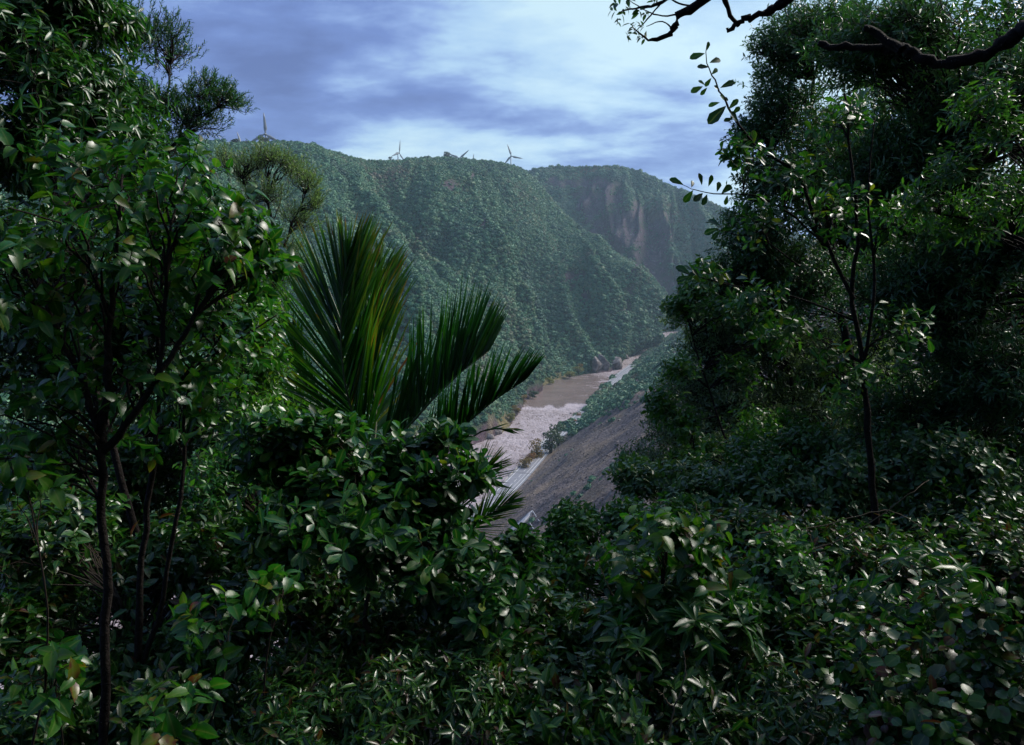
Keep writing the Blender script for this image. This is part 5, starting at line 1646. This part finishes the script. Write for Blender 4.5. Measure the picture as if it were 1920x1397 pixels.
link('trunk', acc.mesh('trunk', [M_BARK], True, origin=tb), over)
r = np.random.default_rng(60)
# twig leaves in view
tw = np.array([at(u, v, 5.2) for u, v in [(1160, 22), (1165, 10), (1172, 18), (1188, 62), (1190, 55), (1196, 60), (1180, 2), (1186, 10), (1212, 50), (1200, 14), (1215, 74), (1222, 22), (1240, -8), (1158, 30), (1205, 70), (1232, 8)]])
ax = unit(np.array([-.9, 0, -.2]) + r.normal(0, .5, tw.shape))
B_, D_, N_, L_ = sprigs(tw, ax, 'alt', r, .05, 5, .045)
me_l = leaf_mesh('oval', M_LEAF_SHADE)
_, _, S_, D_, N_ = place(TPL['oval'], B_, D_, N_, L_)
for p, s_, d_, n_, l_ in zip(B_ - tb, S_, D_, N_, L_):
    o = bpy.data.objects.new('leaf', me_l)
    COL.objects.link(o)
    o.parent = over
    M = np.eye(4)
    M[:3, 0], M[:3, 1], M[:3, 2], M[:3, 3] = s_ * l_, d_ * l_, n_ * l_, p
    o.matrix_basis = Matrix(M.tolist())
    o['leaf_tint'] = float(r.random() * .6)
# unseen crown above the frame, built to darken the foreground
n = 880
cc = np.stack([r.uniform(-8, 8, n), r.uniform(-8, 5.5, n), r.uniform(4.6, 9.0, n)], 1)
keep = (cc[:, 2] > 0.50 * np.maximum(cc[:, 1], 0) + 2.0 + 0.8) & (np.hypot(cc[:, 0] + .3, cc[:, 1] + 1) < 8.5)
cc = cc[keep]
side_shade = np.stack([r.uniform(4.5, 10, 620), r.uniform(-3, 7.5, 620), r.uniform(1.5, 9.0, 620)], 1)  # out-of-frame foliage added on the right to keep sun off the foreground
side_shade = side_shade[side_shade[:, 0] > 0.78 * np.maximum(side_shade[:, 1], 0) + 1.3]
cc = np.concatenate([cc, side_shade]) + CAM
foot = (cc[:, None] + r.normal(0, .38, (len(cc), 9, 3))).reshape(-1, 3)
B_, D_, N_, L_ = sprigs(foot, unit(r.normal(size=foot.shape) + [0, 0, .3]), 'alt', r, .3, 8, .15)
V, F, *_ = place(TPL['small'], B_, D_, N_, L_)
a2 = Acc()
a2.add(V, F, tint=np.repeat(np.clip(r.normal(.4, .2, len(B_)), 0, 1), 4))
link('crown', a2.mesh('crown', [M_LEAF_SHADE], origin=tb), over, kind='stuff')

# leaves on the silhouetted twig tips of the open sapling, each one large against the sky


def tip_leaves(root, D, items, kind, mat):
    b = np.array(root.location)
    r = np.random.default_rng(5)
    for (u0, v0, u1, v1, roll) in items:
        p, q = at(u0, v0, D), at(u1, v1, D + r.normal(0, .03))
        d = q - p
        L = np.linalg.norm(d)
        n_ = unit(np.array([math.sin(roll) * .6, -1.0, math.cos(roll) * .5]))
        _, _, S_, D_, N_ = place(TPL[kind], p[None], d[None], n_[None], np.array([L]))
        o = bpy.data.objects.new('leaf', leaf_mesh(kind, mat))
        COL.objects.link(o)
        o.parent = root
        M = np.eye(4)
        M[:3, 0], M[:3, 1], M[:3, 2], M[:3, 3] = S_[0] * L, D_[0] * L, N_[0] * L, p - b
        o.matrix_basis = Matrix(M.tolist())
        o['leaf_tint'] = float(r.random() * .7)


TIPS = [(1322, 100, 1294, 108, .3), (1325, 95, 1330, 78, 1), (1330, 118, 1352, 110, .4), (1330, 126, 1308, 124, .2), (1334, 140, 1346, 128, .8), (1334, 146, 1322, 162, .4), (1318, 162, 1296, 172, .5), (1322, 160, 1310, 150, .3), (1326, 164, 1314, 178, .9),
        (1350, 165, 1378, 152, .2), (1350, 170, 1340, 160, .5), (1352, 180, 1366, 188, .1), (1350, 192, 1328, 198, .3), (1360, 190, 1352, 178, .7), (1362, 198, 1328, 230, .0), (1366, 205, 1384, 186, .3), (1372, 215, 1388, 200, .6), (1374, 222, 1358, 226, .2), (1384, 232, 1372, 208, .8),
        (1282, 347, 1256, 334, .0), (1300, 356, 1282, 380, .5), (1318, 362, 1302, 376, .3), (1326, 364, 1318, 384, .4), (1316, 348, 1312, 324, .9), (1328, 350, 1336, 328, .8), (1344, 360, 1350, 340, .5), (1352, 364, 1372, 346, .3), (1364, 366, 1360, 384, .2), (1296, 352, 1300, 338, 1.),
        (1350, 424, 1328, 410, .1), (1348, 428, 1320, 438, .6), (1350, 432, 1336, 448, .2), (1296, 516, 1268, 498, .0), (1294, 518, 1268, 526, .3), (1310, 520, 1300, 504, .6), (1330, 526, 1316, 540, .5), (1390, 262, 1404, 246, .2), (1405, 275, 1392, 290, .6), (1415, 282, 1430, 262, .1)]
tip_leaves(SAPLING, 6.2, TIPS, 'obovate', M_LEAF_SHADE)
print('PLANTS', sum(s[1] for s in STAT), sum(s[2] for s in STAT), sum(s[3] for s in STAT))

# ------------------------------------------------------------------ the air of the gorge
def haze():
    m, n, l, out = new_mat('gorge_air')
    pv = n.new('ShaderNodeVolumePrincipled')
    pv.inputs['Color'].default_value = (0.55, 0.76, 0.95, 1)
    pv.inputs['Density'].default_value = HAZE
    pv.inputs['Anisotropy'].default_value = 0.2
    l.new(pv.outputs[0], out.inputs['Volume'])
    lo, hi = np.array([-1500., -300., -12.]), np.array([1900., 4200., 520.])
    V = np.array([[(lo, hi)[i][0], (lo, hi)[j][1], (lo, hi)[k][2]] for i in (0, 1) for j in (0, 1) for k in (0, 1)])
    F = np.array([[0, 1, 3, 2], [4, 6, 7, 5], [0, 4, 5, 1], [2, 3, 7, 6], [0, 2, 6, 4], [1, 5, 7, 3]])
    link('haze', make_mesh('haze', V, [F], [m]), kind='stuff')


HAZE = 0.00011
haze()
